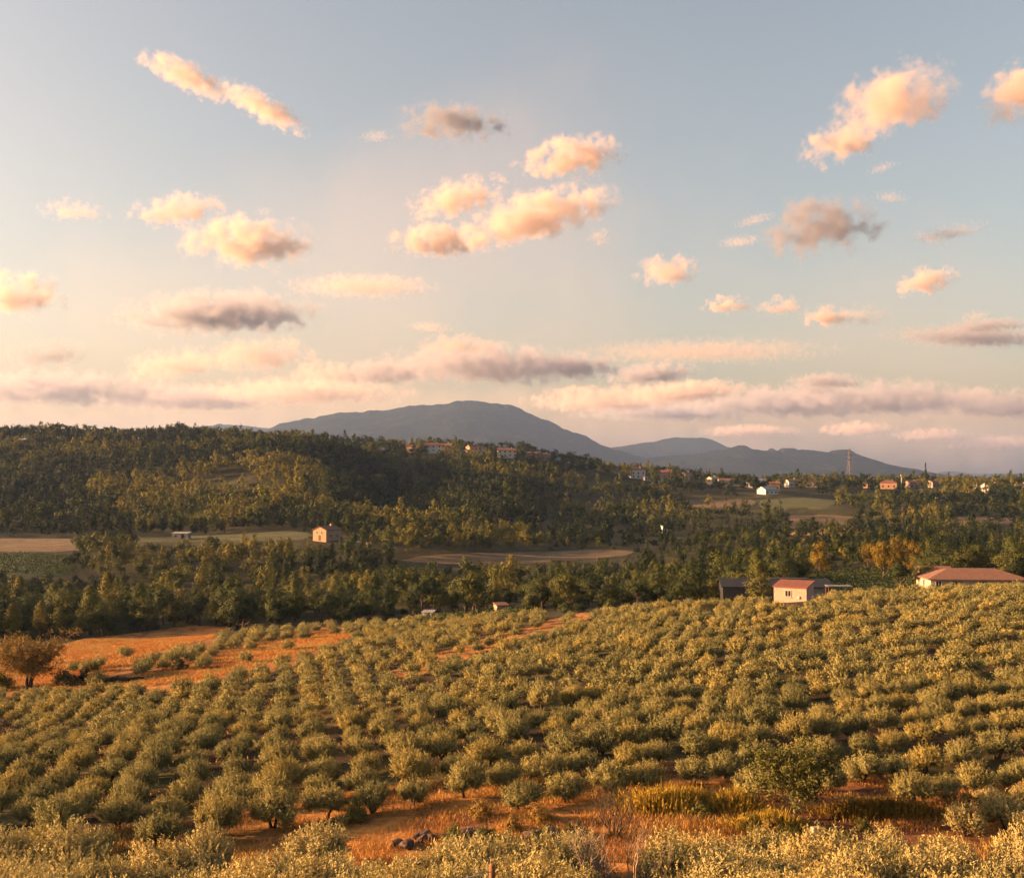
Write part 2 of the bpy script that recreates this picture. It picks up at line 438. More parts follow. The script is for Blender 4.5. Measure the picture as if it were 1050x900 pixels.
# houses: px, row of the wall base, depth, wall width, wall depth, wall height, rz degrees, roof, wall, tile, label
HOUSES = [
    (411, 455, 905, 9, 7, 4.5, 12, 'gable', 'cream', 'tile', 'small buff house at the near end of the hilltop village beside trees'),
    (420, 461, 890, 7, 6, 4, -20, 'gable', 'ochre', 'tile', 'small ochre house just below the first roofs of the hilltop village'),
    (444, 461, 893, 15, 8, 5.5, 8, 'gable', 'white', 'tile_red', 'wide white house with red roof on the hilltop between dark cypresses'),
    (456, 457, 915, 13, 8, 5.2, -10, 'gable', 'cream', 'tile', 'long red roofed house standing above the wide white hilltop house'),
    (463, 462, 897, 8, 7, 4, 25, 'gable', 'stone_wall', 'tile', 'low stone house right of the wide white hilltop house'),
    (484, 462, 903, 8, 7, 6.5, 30, 'gable', 'pink', 'tile_red', 'narrow pinkish two storey house in the middle of the hilltop village'),
    (493, 463, 905, 8, 7, 5, 0, 'gable', 'cream', 'tile', 'cream house with tiled roof beside the narrow pinkish hilltop house'),
    (520, 466, 900, 16, 8, 5.5, 5, 'gable', 'white', 'tile_red', 'long white hilltop house with red roof under the big mountain'),
    (547, 468, 905, 12, 8, 4.5, -8, 'gable', 'ochre', 'tile_dull', 'ochre house with broad tiled roof at the far end of the hilltop village'),
    (558, 469, 912, 9, 7, 4.5, 14, 'gable', 'stone_wall', 'tile', 'last stone house of the hilltop village where the ridge falls away'),
    (653, 495, 890, 12, 9, 7, 10, 'hip', 'white', 'tile_red', 'two storey white villa with dark red hip roof above the valley'),
    (664, 496, 884, 7, 6, 3.4, 10, 'flat', 'white', 'tile', 'low white annexe attached beside the two storey white villa'),
    (681, 495, 895, 13, 9, 7.5, -6, 'gable', 'pink', 'tile_red', 'pinkish white villa with wide red gable roof beside the white villa'),
    (704, 494, 915, 7, 7, 6.5, 20, 'gable', 'cream', 'tile', 'narrow cream house half hidden behind trees past the pinkish villa'),
    (706, 497, 880, 6, 5, 2.6, 0, 'flat', 'white', 'tile', 'tiny flat roofed white outbuilding below the narrow cream house'),
    (731, 496, 900, 8, 7, 4.5, 32, 'gable', 'cream', 'tile_grey', 'small grey roofed house between tall dark trees and the long low house'),
    (751, 497, 890, 23, 9, 3.6, 3, 'gable', 'cream', 'tile', 'long low cream house with a tiled roof lit by the sun'),
    (767, 498, 886, 8, 7, 3.6, -15, 'flat', 'white', 'tile', 'flat roofed white house at the end of the long low house'),
    (781, 498, 892, 9, 7, 4, 12, 'gable', 'white', 'tile_grey', 'white house with grey roof standing above the barn with a bright roof'),
    (787, 508, 800, 12, 9, 3.6, 30, 'gable', 'white', 'tile_grey', 'white barn with bright pale roof on the edge of the valley fields'),
    (794, 502, 850, 8, 7, 5, -10, 'gable', 'ochre', 'tile', 'tan house behind the white barn with bright pale roof'),
    (812, 499, 900, 10, 7, 4.5, 18, 'gable', 'white', 'tile', 'white house among bushes halfway to the power pylon'),
    (832, 498, 920, 9, 7, 4.5, -12, 'gable', 'cream', 'tile', 'cream house nearly buried in trees just short of the power pylon'),
    (893, 499, 940, 10, 8, 5, 8, 'gable', 'pink', 'tile', 'pale pink house with low roof just past the power pylon'),
    (911, 500, 900, 13, 8, 4.6, -18, 'hip', 'ochre', 'tile_red', 'orange house with bright red hip roof before the slim white mast'),
    (935, 501, 920, 9, 7, 4.5, 15, 'gable', 'stone_wall', 'tile', 'stone coloured house between the white mast and the tall cypress'),
    (957, 500, 915, 8, 7, 4.5, 22, 'gable', 'cream', 'tile', 'small cream house just beyond the tall slim cypress'),
    (964, 511, 800, 6, 5, 2.5, 10, 'flat', 'white', 'tile', 'tiny low white hut on the slope below the tall slim cypress'),
    (1003, 498, 860, 5, 6, 5.2, 0, 'flat', 'white', 'tile', 'small bright white cube shaped house beside a dark round tree'),
    (1017, 504, 845, 13, 9, 5.2, 14, 'gable', 'white', 'tile', 'lilac white house with tiled roof next to the bright cube house'),
    (1047, 497, 860, 8, 7, 4.5, -8, 'gable', 'white', 'tile', 'white house at the edge of the picture behind dark trees'),
]
MID_BUILDINGS = [(335, 424), (187, 432), (815, 200), (795, 214), (1000, 218), (515, 250), (440, 232)]


def near_house(px, d, r):
    res = np.zeros(np.shape(px), bool)
    for h in HOUSES:
        w = (h[3] * 0.5 + r) * F / h[2]
        # keep the ground before each house low so that it shows
        res |= (np.abs(px - h[0]) < w) & (d < h[2] + 7) & (d > h[2] - (32 if h[0] < 600 else (60 if h[0] < 700 else 42)))
    return res


# ------------------------------------------------------------------ ground sheet
def build_ground():
    u = np.concatenate([np.linspace(-1.05, -0.56, 50)[:-1], np.linspace(-0.56, 0.56, 620), np.linspace(0.56, 1.05, 50)[1:]])
    y1 = np.linspace(-400, 0, 22)[:-1]
    y2 = np.exp(np.linspace(math.log(20.0), math.log(12820.0), 640)) - 20.0
    y = np.concatenate([y1, y2])
    U, Y = np.meshgrid(u, y)
    X = U * np.sqrt(Y * Y + 80.0 ** 2)
    Z = ground(X.ravel(), Y.ravel()).reshape(X.shape)
    neg = Y < 0
    Z = np.where(neg, Z - 0.0, Z)
    V = np.stack([X, Y, Z], -1).reshape(-1, 3)
    nu, ny = len(u), len(y)
    i = np.arange((ny - 1) * nu).reshape(ny - 1, nu)[:, :-1].ravel()
    Q = np.stack([i, i + 1, i + nu + 1, i + nu], -1)
    me = mesh_np('ground', V, Q, smooth=True)
    x, yv, z = V[:, 0], V[:, 1], V[:, 2]
    ys = np.maximum(yv, 15)
    px = px_of(x, ys); py = py_of(x, ys, z)
    n1 = fbm(x / 5, yv / 5, 21, 4); n2 = fbm(x / 22, yv / 22, 31, 4); n3 = fbm(x / 1.6, yv / 1.6, 41, 3)
    soil = np.array([0.062, 0.04, 0.02]); dry = np.array([0.52, 0.235, 0.06]); gold = np.array([0.36, 0.22, 0.07]); floor = np.array([0.045, 0.043, 0.018]); meadow = np.array([0.10, 0.10, 0.03]); scrub = np.array([0.075, 0.07, 0.028])

    def mix(a, b, t):
        return a * (1 - t[:, None]) + b * t[:, None]
    c = np.tile(soil, (len(V), 1))  # soil kept dark: shade between the olive rows is put into its colour
    c = mix(c, dry * 0.55, smooth01(0.54, 0.7, n2 * 0.6 + n1 * 0.4) * (1 - .7 * smooth01(350, 600, px)))
    c = mix(c, meadow * .9, smooth01(0.47, 0.6, n1) * 0.8)
    # stony strip under the orchard
    strip = smooth01(51, 54, yv + (n1 - .5) * 5) * (1 - smooth01(66, 71, yv + (n1 - .5) * 8))
    strip = strip * smooth01(180, 330, px)
    c = mix(c, mix(np.tile(dry, (len(V), 1)), np.tile(np.array([0.2, 0.085, 0.042]), (len(V), 1)), smooth01(0.5, 0.66, n3 * .5 + n2 * .5)), strip)
    # clearings
    hull = inpoly(px, py, [(-80, 722), (-80, 690), (40, 660), (200, 638), (380, 644), (300, 684), (170, 712)])
    c = mix(c, dry * .72, hull * (.55 + .45 * n1))
    cl = inpoly(px, py, CLEAR_A) | inpoly(px, py, CLEAR_B) | inpoly(px, py, CLEAR_C)
    c = mix(c, dry * 1.05, cl * (0.75 + 0.25 * n1))
    c = mix(c, np.array([0.2, 0.085, 0.042]), cl * smooth01(0.55, 0.72, n3))
    # past the crest
    crest = np.interp(px, *CREST)
    past = smooth01(3, 14, yv - crest) * (1 - (cl * 1.0))
    wood = mix(np.tile(floor, (len(V), 1)), np.tile(scrub, (len(V), 1)), smooth01(0.4, 0.65, n2))
    wood = mix(wood, np.tile(meadow, (len(V), 1)), smooth01(0.6, 0.75, n1) * 0.5)
    c = mix(c, wood, past)
    near = 1 - smooth01(28, 36, yv)
    c = mix(c, gold, near * 0.7)
    rgba = np.ones((len(V), 4), np.float32); rgba[:, :3] = c * .6
    a = me.attributes.new('cover', 'FLOAT_COLOR', 'POINT'); a.data.foreach_set('color', rgba.ravel())
    tag(put('ground', me, ground_mat()), kind='structure')


build_ground()


def build_field(name, mat, knots, off=0.12):
    p = np.array([k[0] for k in knots], float)
    ps = np.linspace(p[0], p[-1], 70)
    lo = np.interp(ps, p, [k[1] for k in knots]); hi = np.interp(ps, p, [k[2] for k in knots])
    wob = (fbm(ps / 14 + knots[0][1], ps * 0, 5, 3) - 0.5) * (5 if knots[0][1] < 500 else 30)
    lo = lo + wob * 0.6; hi = hi + wob[::-1] * 0.5
    mid = (lo + hi) / 2; tp = np.sqrt(np.clip(np.minimum(ps - ps[0], ps[-1] - ps) / (0.06 * (ps[-1] - ps[0])), 0, 1))
    lo = mid + (lo - mid) * (.02 + .98 * tp); hi = mid + (hi - mid) * (.02 + .98 * tp)
    nv = 26
    t = np.linspace(0, 1, nv)
    Y = lo[:, None] * (1 - t) + hi[:, None] * t
    X = (ps[:, None] - 525) / F * Y
    e = np.minimum(np.minimum(t, 1 - t) * 12, 1.0)
    Z = ground(X.ravel(), Y.ravel()).reshape(X.shape) + off * e + 0.012
    V = np.stack([X, Y, Z], -1).reshape(-1, 3)
    i = np.arange(69 * nv).reshape(69, nv)[:, :-1].ravel()
    Q = np.stack([i, i + nv, i + nv + 1, i + 1], -1)
    return tag(put(name, mesh_np(name, V, Q, smooth=True), M[mat]), kind='structure')


for nm, mt, kn, _ in FIELDS:
    build_field(nm, mt, kn)


# ------------------------------------------------------------------ foliage geometry
def unit(v):
    return v / (np.linalg.norm(v, axis=-1, keepdims=True) + 1e-9)


def rand_dir(n, r):
    return unit(r.normal(size=(n, 3)))


def leaves(c, d, ln, wd, r):
    """rhombic leaves: centres, directions, lengths, widths -> V (4n), Q"""
    n = len(c)
    side = unit(np.cross(d, rand_dir(n, r)))
    ln = np.broadcast_to(ln, (n,))[:, None]; wd = np.broadcast_to(wd, (n,))[:, None]
    V = np.stack([c - d * ln / 2, c + side * wd / 2 - d * ln * 0.08, c + d * ln / 2, c - side * wd / 2 - d * ln * 0.08], 1).reshape(-1, 3)
    Q = np.arange(4 * n).reshape(n, 4)
    return V, Q


def leaves_facing(c, nrm, ln, wd, r, up=0.0):
    """leaves whose blades face nrm, as the outer leaves of a crown do"""
    n = len(c)
    d = unit(np.cross(nrm, rand_dir(n, r)) + np.array([0, 0, up]))
    side = unit(np.cross(nrm, d))
    ln = np.broadcast_to(ln, (n,))[:, None]; wd = np.broadcast_to(wd, (n,))[:, None]
    V = np.stack([c - d * ln / 2, c + side * wd / 2 - d * ln * 0.08, c + d * ln / 2, c - side * wd / 2 - d * ln * 0.08], 1).reshape(-1, 3)
    return V, np.arange(4 * n).reshape(n, 4)


def olive_crown(seed, nsprig, per, ln, wd, nfill, fill_ln, rx=1.55, h=2.7):
    r = np.random.default_rng(seed)
    nl = r.integers(5, 8)
    ang = r.uniform(0, 2 * math.pi) + np.arange(nl) * 2 * math.pi / nl + r.normal(0, .25, nl)
    rad = r.uniform(0.5, 0.95, nl) * rx * 0.8
    lc = np.stack([np.cos(ang) * rad, np.sin(ang) * rad, r.uniform(0.28, 0.50, nl) * h], -1)
    lc = np.vstack([lc, [[0, 0, 0.52 * h]]])
    lr = np.append(r.uniform(0.42, 0.72, nl), 0.8) * rx * 0.62
    k = r.integers(0, len(lc), nsprig * 3)
    d = rand_dir(nsprig * 3, r); d[:, 2] = d[:, 2] * 0.85 + 0.12; d = unit(d)
    p = lc[k] + d * lr[k][:, None] * r.uniform(0.8, 1.0, (nsprig * 3, 1))
    dist = np.min(np.linalg.norm(p[:, None] - lc[None], axis=-1) / lr[None], axis=1)
    ok = (dist > 0.74) & (p[:, 2] > 0.05 * h)
    p, d = p[ok][:nsprig], d[ok][:nsprig]
    n = len(p)
    sd = unit(d * 0.75 + np.array([0, 0, 0.75]) + r.normal(0, .3, (n, 3)))
    sl = r.uniform(0.3, 0.66, n) * rx / 1.55
    t = np.linspace(0.05, 1.0, per)
    c = (p[:, None] + sd[:, None] * (sl[:, None] * t)[..., None]).reshape(-1, 3)
    dd = np.repeat(sd, per, 0)
    ld = unit(dd * 0.8 + rand_dir(len(c), r) * 0.75)
    c = c + ld * ln * 0.4
    pd = np.repeat(d, per, 0)
    V1a, Q1 = leaves(c, ld, ln * r.uniform(.7, 1.25, len(c)), wd * r.uniform(.8, 1.3, len(c)), r)
    V1b, _ = leaves_facing(c, unit(pd + rand_dir(len(c), r) * .5), ln * r.uniform(.7, 1.25, len(c)), wd * r.uniform(.8, 1.3, len(c)), r, .5)
    V1 = np.where(np.repeat(r.random(len(c)) < .78, 4)[:, None], V1b, V1a)
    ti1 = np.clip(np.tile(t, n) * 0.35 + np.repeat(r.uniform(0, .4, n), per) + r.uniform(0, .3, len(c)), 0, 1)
    # inner leaves close the crown
    k = r.integers(0, len(lc), nfill)
    q = lc[k] + rand_dir(nfill, r) * (lr[k] * r.uniform(0.2, 0.92, nfill) ** 0.6)[:, None]
    V2, Q2 = leaves_facing(q, unit(unit(q - lc[k]) + rand_dir(nfill, r) * .4), fill_ln * r.uniform(.7, 1.2, nfill), fill_ln * 0.42, r)
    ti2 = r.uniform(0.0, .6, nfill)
    return np.vstack([V1, V2]), np.vstack([Q1, Q2 + len(V1)]), np.concatenate([ti1, ti2])


def olive_trunk(seed):
    r = random.Random(seed)
    mb = MB()
    for k in range(r.choice([1, 2, 2, 3])):
        a = r.uniform(0, 6.28)
        pts = [Vector((0.10 * math.cos(a), 0.10 * math.sin(a), -0.15))]
        for s in range(1, 6):
            t = s / 5
            pts.append(Vector((0.1 * math.cos(a) + t * 0.55 * math.cos(a) + r.uniform(-.07, .07), 0.1 * math.sin(a) + t * 0.55 * math.sin(a) + r.uniform(-.07, .07), t * 1.55)))
        mb.tube(pts, [0.14, 0.11, 0.095, 0.08, 0.065, 0.04], 7)
        for j in (2, 3, 4):
            b = a + r.uniform(-1.6, 1.6)
            e = pts[j] + Vector((0.6 * math.cos(b), 0.6 * math.sin(b), 0.55))
            mb.tube([pts[j], pts[j].lerp(e, .5) + Vector((0, 0, -.05)), e], [0.05, 0.04, 0.02], 5)
    return mb.mesh('trunk', True)


def clump_crown(seed, kind, nclump, per, leaf, aspect=0.55):
    """crowns for woodland trees; returned about 8 m tall (each kind has its own outline)"""
    r = np.random.default_rng(seed)
    if kind == 'poplar':
        H, z0, rx = 9.0, 0.9, 1.7
        t = r.uniform(0, 1, nclump)
        w = np.sin(np.clip(t * 0.93 + 0.07, 0, 1) * math.pi) ** 0.55 * (1.12 - 0.45 * t)
        a = r.uniform(0, 6.28, nclump); q = np.sqrt(r.uniform(0.25, 1, nclump))
        c = np.stack([np.cos(a) * q * w * rx, np.sin(a) * q * w * rx, z0 + t * (H - z0 - .4)], -1); cr = r.uniform(.5, .85, nclump)
    elif kind == 'cypress':
        H, z0, rx = 9.0, 0.3, 0.85
        t = r.uniform(0, 1, nclump)
        w = np.minimum(1, (1 - t) * 1.6 + .08) * np.minimum(1, t * 6 + .4)
        a = r.uniform(0, 6.28, nclump); q = np.sqrt(r.uniform(0.2, 1, nclump))
        c = np.stack([np.cos(a) * q * w * rx, np.sin(a) * q * w * rx, z0 + t * (H - z0 - .2)], -1); cr = r.uniform(.28, .45, nclump)
    elif kind == 'pine':
        H, z0, rx = 8.5, 3.0, 2.9
        nl = 7
        la = r.uniform(0, 6.28, nl); lq = r.uniform(.2, .75, nl) * rx
        lc = np.stack([np.cos(la) * lq, np.sin(la) * lq, r.uniform(4.2, 7.0, nl)], -1)
        k = r.integers(0, nl, nclump)
        c = lc[k] + rand_dir(nclump, r) * r.uniform(.4, 1, (nclump, 1)) * np.array([1.7, 1.7, 0.95]); cr = r.uniform(.5, .8, nclump)
    elif kind == 'bush':
        H, z0, rx = 3.2, 0.3, 2.0
        d = rand_dir(nclump, r); d[:, 2] = np.abs(d[:, 2])
        c = d * r.uniform(.45, 1, (nclump, 1)) * np.array([rx, rx, 2.4]) * (0.75 + 0.5 * vnoise(d[:, 0] * 2 + 9, d[:, 1] * 2 + 5, seed))[:, None] + np.array([0, 0, .35]); cr = r.uniform(.4, .65, nclump)
    else:                                             # round broadleaf
        nl = r.integers(5, 9)
        la = r.uniform(0, 6.28, nl); lq = r.uniform(.25, .95, nl) * 2.1
        lc = np.stack([np.cos(la) * lq, np.sin(la) * lq, r.uniform(2.4, 6.0, nl)], -1)
        lc = np.vstack([lc, [[0, 0, 6.2]], [[0, 0, 3.6]]]); lr = np.append(r.uniform(1.1, 1.7, nl), [1.3, 1.9])
        k = r.integers(0, len(lc), nclump)
        c = lc[k] + rand_dir(nclump, r) * (lr[k] * r.uniform(.5, 1, nclump))[:, None]; cr = r.uniform(.6, .95, nclump)
    n = nclump * per
    k = np.repeat(np.arange(nclump), per)
    d = rand_dir(n, r); d[:, 2] += 0.15; d = unit(d)
    p = c[k] + d * (cr[k] * r.uniform(.35, 1.05, n))[:, None]
    p[:, 2] = np.maximum(p[:, 2], 0.1)
    ctr = np.array([0, 0, c[:, 2].mean()])
    axis = unit((c[k] - ctr) * np.array([1, 1, .35 if kind in ('poplar', 'cypress') else .9]))
    nr = unit(d * .75 + axis * .75 + rand_dir(n, r) * .38)
    V, Q = leaves_facing(p, nr, leaf * r.uniform(.65, 1.3, n), leaf * aspect * r.uniform(.7, 1.2, n), r)
    tint = np.clip(r.uniform(0, .55, nclump)[k] + r.uniform(0, .45, n), 0, 1)
    return V, Q, tint


def tree_trunk(kind, seed):
    r = random.Random(seed)
    mb = MB()
    H = {'poplar': 7.5, 'cypress': 7.5, 'pine': 6.3, 'bush': 1.4}.get(kind, 5.2)
    w = {'bush': 0.07, 'cypress': 0.16}.get(kind, 0.22)
    pts = [Vector((r.uniform(-.12, .12) * i, r.uniform(-.12, .12) * i, -0.3 + (H + .3) * i / 6)) for i in range(7)]
    pts[0] = Vector((0, 0, -0.3))
    mb.tube(pts, [w * 1.35, w, w * .85, w * .7, w * .55, w * .38, w * .15], 7)
    for j in range(1, 6):
        for _ in range(2 if kind not in ('poplar', 'cypress') else 1):
            a = r.uniform(0, 6.28); ln = {'bush': .7, 'cypress': .4, 'poplar': .9}.get(kind, 1.7) * r.uniform(.7, 1.2)
            e = pts[j] + Vector((math.cos(a) * ln, math.sin(a) * ln, ln * 0.75))
            mb.tube([pts[j], pts[j].lerp(e, .55) + Vector((0, 0, -.08)), e], [w * .42, w * .3, w * .1], 5)
    return mb.mesh('trunk', True)


# ------------------------------------------------------------------ olives
OL_MESH = []
for s in range(6):
    V, Q, t = olive_crown(100 + s, 560, 11, 0.145, 0.048, 2300, 0.28)
    OL_MESH.append((mesh_np('olive_crown', V, Q, t), olive_trunk(s)))
OL_LOD = [olive_crown(200 + s, 210, 5, 0.29, 0.105, 330, 0.42) for s in range(6)]


def olive_spots():
    P = []
    # the orchard rows, running up the slope at about forty degrees
    a = R(28); ca, sa = math.cos(a), math.sin(a)
    PH = [random.random() for _ in range(60)]
    sp, sr = 2.85, 4.7
    for i in range(-90, 130):
        for j in range(-95, 110):
            q = i + .5 * (j % 2) + .15 * PH[j % 60]
            x = q * sp * ca - j * sr * sa; y = q * sp * sa + j * sr * ca + 120
            x += random.uniform(-.32, .32); y += random.uniform(-.32, .32)
            if y < 50 or y > 225: continue
            px = px_of(x, y)
            if px < -150 or px > 1200: continue
            d0 = float(np.interp(px, [0, 120, 250, 350, 620, 700, 1050], [52, 53, 55.5, 60, 61.5, 62.5, 61]))
            if y < d0 or y > float(np.interp(px, *CREST)): continue
            z = gz(x, y); py = py_of(x, y, z)
            if random.random() < .24 and inpoly(px, py, CLEAR_A) or random.random() < .12 and inpoly(px, py, CLEAR_B):
                P.append((x, y, z, 'orchard')); continue
            if any(inpoly(px, py - q, CLEAR_A) or inpoly(px, py - q, CLEAR_B) for q in (0, 5, 9)): continue
            if any(inpoly(px, py - q, CLEAR_C) for q in (0, 6)) and random.random() < .6: continue
            if 785 < px < 845 and y > 168: continue
            if random.random() < 0.035: continue
            if abs(px - 812) < 26 and y < 67: continue
            P.append((x, y, z, 'orchard'))
    # the near grove below the strip
    for j in range(7):
        y0 = 35.4 + j * 2.8
        for i in range(-14, 15):
            x = i * 2.95 + (j % 2) * 1.45 + random.uniform(-.5, .5); y = y0 + random.uniform(-.6, .6)
            px = px_of(x, y)
            if px < -90 or px > 1150: continue
            if y > float(np.interp(px, [0, 200, 260, 330, 420, 800, 960, 1060], [52, 52.3, 52.4, 52.4, 52.4, 52.3, 52.2, 55.5])): continue
            if random.random() < 0.03 or (594 < px < 668 and y > 37.5): continue
            P.append((x, y, gz(x, y), 'near'))
    for px, d in ((985, 57.5), (1025, 58.5), (1062, 57), (1010, 61.5), (1050, 62)):
        g = gp(px, d); P.append((g.x, g.y, g.z, 'edge'))
    return P


OLV = olive_spots()
olive_size = lambda p: (0 if not (-30 < px_of(p[0], p[1]) < 1080) or py_of(p[0], p[1], p[2] + 2.9) > 899 else 1.0 / p[1])
OLV.sort(key=olive_size, reverse=True)
ONE = OLV[:300]
REST = OLV[300:]
LAND = [  # landmarks that single out the olive nearest to them
    (812, 62, 'olive tree standing right behind the loose green tree with thin pale stems'),
    (630, 59, 'olive tree of the lowest orchard row directly above the small bare twiggy shrub'),
    (450, 61, 'olive tree of the lowest orchard row directly above the dark stones'),
    (690, 65, 'olive tree just behind the wide yellow broom clump'),
    (972, 60, 'olive tree beside the orange shrub with the dark forked stem'),
    (600, 45, 'silvery olive tree half hidden behind the bare branching shrub'),
    (500, 38, 'silvery olive tree just beyond the wooden fence post'),
    (835, 53, 'silvery olive tree in front of the pale stone block'),
]
used = {}
for lp, ld, lt in LAND:
    g = gp(lp, ld)
    want = 'near' if lt.startswith('silvery') else 'orchard'
    best = min((i for i in range(len(ONE)) if i not in used and (ONE[i][3] == 'orchard') == (want == 'orchard')), key=lambda i: (ONE[i][0] - g.x) ** 2 + (ONE[i][1] - g.y) ** 2)
    used[best] = lt


def olive_label(i, p):
    if i in used: return used[i], 'olive trees of the hillside orchard' if p[3] == 'orchard' else 'olive trees of the near grove'
    px = px_of(p[0], p[1])
    if p[3] != 'orchard':
        side = 'on the side of the wooden fence post' if px < 600 else 'on the side of the pale stone block'
        return f'silvery olive tree in the dense near grove, {side}', 'olive trees of the near grove'
    row = 'lower' if p[1] < 82 else 'middle'
    side = 'towards the rust coloured tree' if px < 380 else ('above the dark stones and bare shrubs' if px < 720 else 'above the loose green tree')
    return f'rounded olive tree in the {row} orchard rows, {side}', 'olive trees of the hillside orchard'


protos = []
for s in range(6):
    lab, grp = olive_label(s, ONE[s])
    p = ONE[s]
    o = thing('olive_tree', (p[0], p[1], p[2]), lab, 'olive tree', grp, random.uniform(0, 6.28))
    c = put('crown', OL_MESH[s][0], M['olive_near_lit'], o); t = put('trunk', OL_MESH[s][1], M['bark'], o)
    PARTS[o.name] = [c, t]
    k = random.uniform(.92, 1.15); o.scale = (k, k, k)
    protos.append(o)
protos_orchard = []
for i in range(6, len(ONE)):
    p = ONE[i]
    lab, grp = olive_label(i, p)
    k = random.uniform(.8, 1.16) if p[3] != 'orchard' else random.uniform(.58, .84); kz = k * random.uniform(.95, 1.2)
    if p[3] == 'edge': k *= .74; kz *= .72
    if p[3] == 'orchard' and len(protos_orchard) < 6:
        q = len(protos_orchard)
        o = thing('olive_tree', (p[0], p[1], p[2]), lab, 'olive tree', grp, random.uniform(0, 6.28)); o.scale = (k, k, kz)
        me = OL_MESH[q][0].copy(); me.materials.clear()
        PARTS[o.name] = [put('crown', me, M['olive'], o), put('trunk', OL_MESH[q][1], M['bark'], o)]
        protos_orchard.append(o)
        continue
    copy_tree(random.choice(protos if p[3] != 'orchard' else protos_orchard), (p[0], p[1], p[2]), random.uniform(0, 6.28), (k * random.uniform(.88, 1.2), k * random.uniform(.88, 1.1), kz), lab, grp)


def mass(name, spots, protos_, mat, label=None, cat=None):
    """many trees of which each is only a few pixels: one mesh. spots: x, y, z, scale xy, scale z, proto index, hue"""
    VV, QQ, TT, HH = [], [], [], []
    b = 0
    for (x, y, z, k, kz, ip, hue) in spots:
        V, Q, t = protos_[ip]
        a = random.uniform(0, 6.28); ca, sa = math.cos(a), math.sin(a)
        W = np.empty_like(V, dtype=np.float32)
        W[:, 0] = (V[:, 0] * ca - V[:, 1] * sa) * k + x
        W[:, 1] = (V[:, 0] * sa + V[:, 1] * ca) * k + y
        W[:, 2] = V[:, 2] * kz + z
        VV.append(W); QQ.append(Q + b); TT.append(t); HH.append(np.full(len(Q), hue)); b += len(V)
    me = mesh_np(name, np.vstack(VV), np.vstack(QQ), np.concatenate(TT), np.concatenate(HH))
    return tag(put(name, me, mat), label, cat, None, 'stuff')


sp = []
for p in REST:
    k = random.uniform(.58, .84)
    sp.append((p[0], p[1], p[2], k, k * random.uniform(.9, 1.1), random.randrange(6), random.random()))
mass('olive_orchard', sp, OL_LOD, M['olive_far'], 'upper rows of small grey green olive trees running up to the hill crest', 'orchard')

# ------------------------------------------------------------------ woodland
KINDS = ['round', 'poplar', 'pine', 'cypress', 'bush']
T_MESH = {}
for k in KINDS:
    n = {'round': (90, 42, .34), 'poplar': (95, 38, .30), 'pine': (75, 40, .30), 'cypress': (90, 24, .24), 'bush': (60, 36, .25)}[k]
    T_MESH[k] = [(mesh_np(k + '_crown', *clump_crown(300 + 10 * s + len(k), k, *n)), tree_trunk(k, s)) for s in range(3)]
LODM, LODI = [], {}
for k in KINDS:
    n = {'round': (46, 16, .54), 'poplar': (46, 15, .48), 'pine': (42, 15, .5), 'cypress': (40, 9, .38), 'bush': (32, 15, .38)}[k]
    LODI[k] = []
    for s in range(5):
        LODI[k].append(len(LODM)); LODM.append(clump_crown(500 + 10 * s + len(k), k, *n))
FAR, FARI = [], {}
for k in KINDS:
    n = {'round': (28, 10, .74), 'poplar': (28, 9, .66), 'pine': (26, 9, .7), 'cypress': (20, 8, .5), 'bush': (20, 10, .56)}[k]
    FARI[k] = []
    for s in range(5):
        FARI[k].append(len(FAR)); FAR.append(clump_crown(700 + 10 * s + len(k), k, *n))


def wood_spots():
    S = []
    y = 222.0
    while y < 1120:
        c = 6.0 if y < 330 else (6.5 if y < 480 else 7.4)
        if y > 950: c = 9.0
        n = int(1.45 * y * 0.93 / c)
        for i in range(n):
            x = (i / n - 0.5) * 1.45 * y * 0.93 + random.uniform(-.45, .45) * c
            yy = y + random.uniform(-.45, .45) * c
            px = px_of(x, yy)
            S.append((x, yy, px))
        y += c
    A = np.array(S)
    x, y, px = A.T
    z = ground(x, y); py = py_of(x, y, z)
    keep = (px > -190) & (px < 1230)
    keep &= ~in_field(px, y, 3.0)
    keep &= ~near_house(px, y, -.3)
    for hp, hd in MID_BUILDINGS:
        keep &= ~((np.abs(px - hp) < 24) & (y < hd + 9) & (y > hd - 30))
    keep &= y > np.interp(px, *CREST) + np.interp(px, [0, 300, 700, 1050], [50, 20, 26, 30])
    keep &= ~(inpoly(px, py, CLEAR_A))
    keep &= ~((y > 960) & (px < 600))
    dens = fbm(x / 40, y / 40, 77, 3)
    open_ = (px > 540) & (y > 300) & (y < 700)
    keep &= ~(open_ & (dens < 0.40))
    keep &= ~((px > 600) & (y > 700) & (dens < 0.43))
    keep &= dens > 0.24
    return x[keep], y[keep], z[keep], px[keep], py[keep]


wx, wy, wz, wpx, wpy = wood_spots()
hs = fbm(wx / 30, wy / 30, 91, 3)
sp_n = fbm(wx / 60, wy / 60, 123, 3)
tone = fbm(wx / 45, wy / 45, 151, 3)


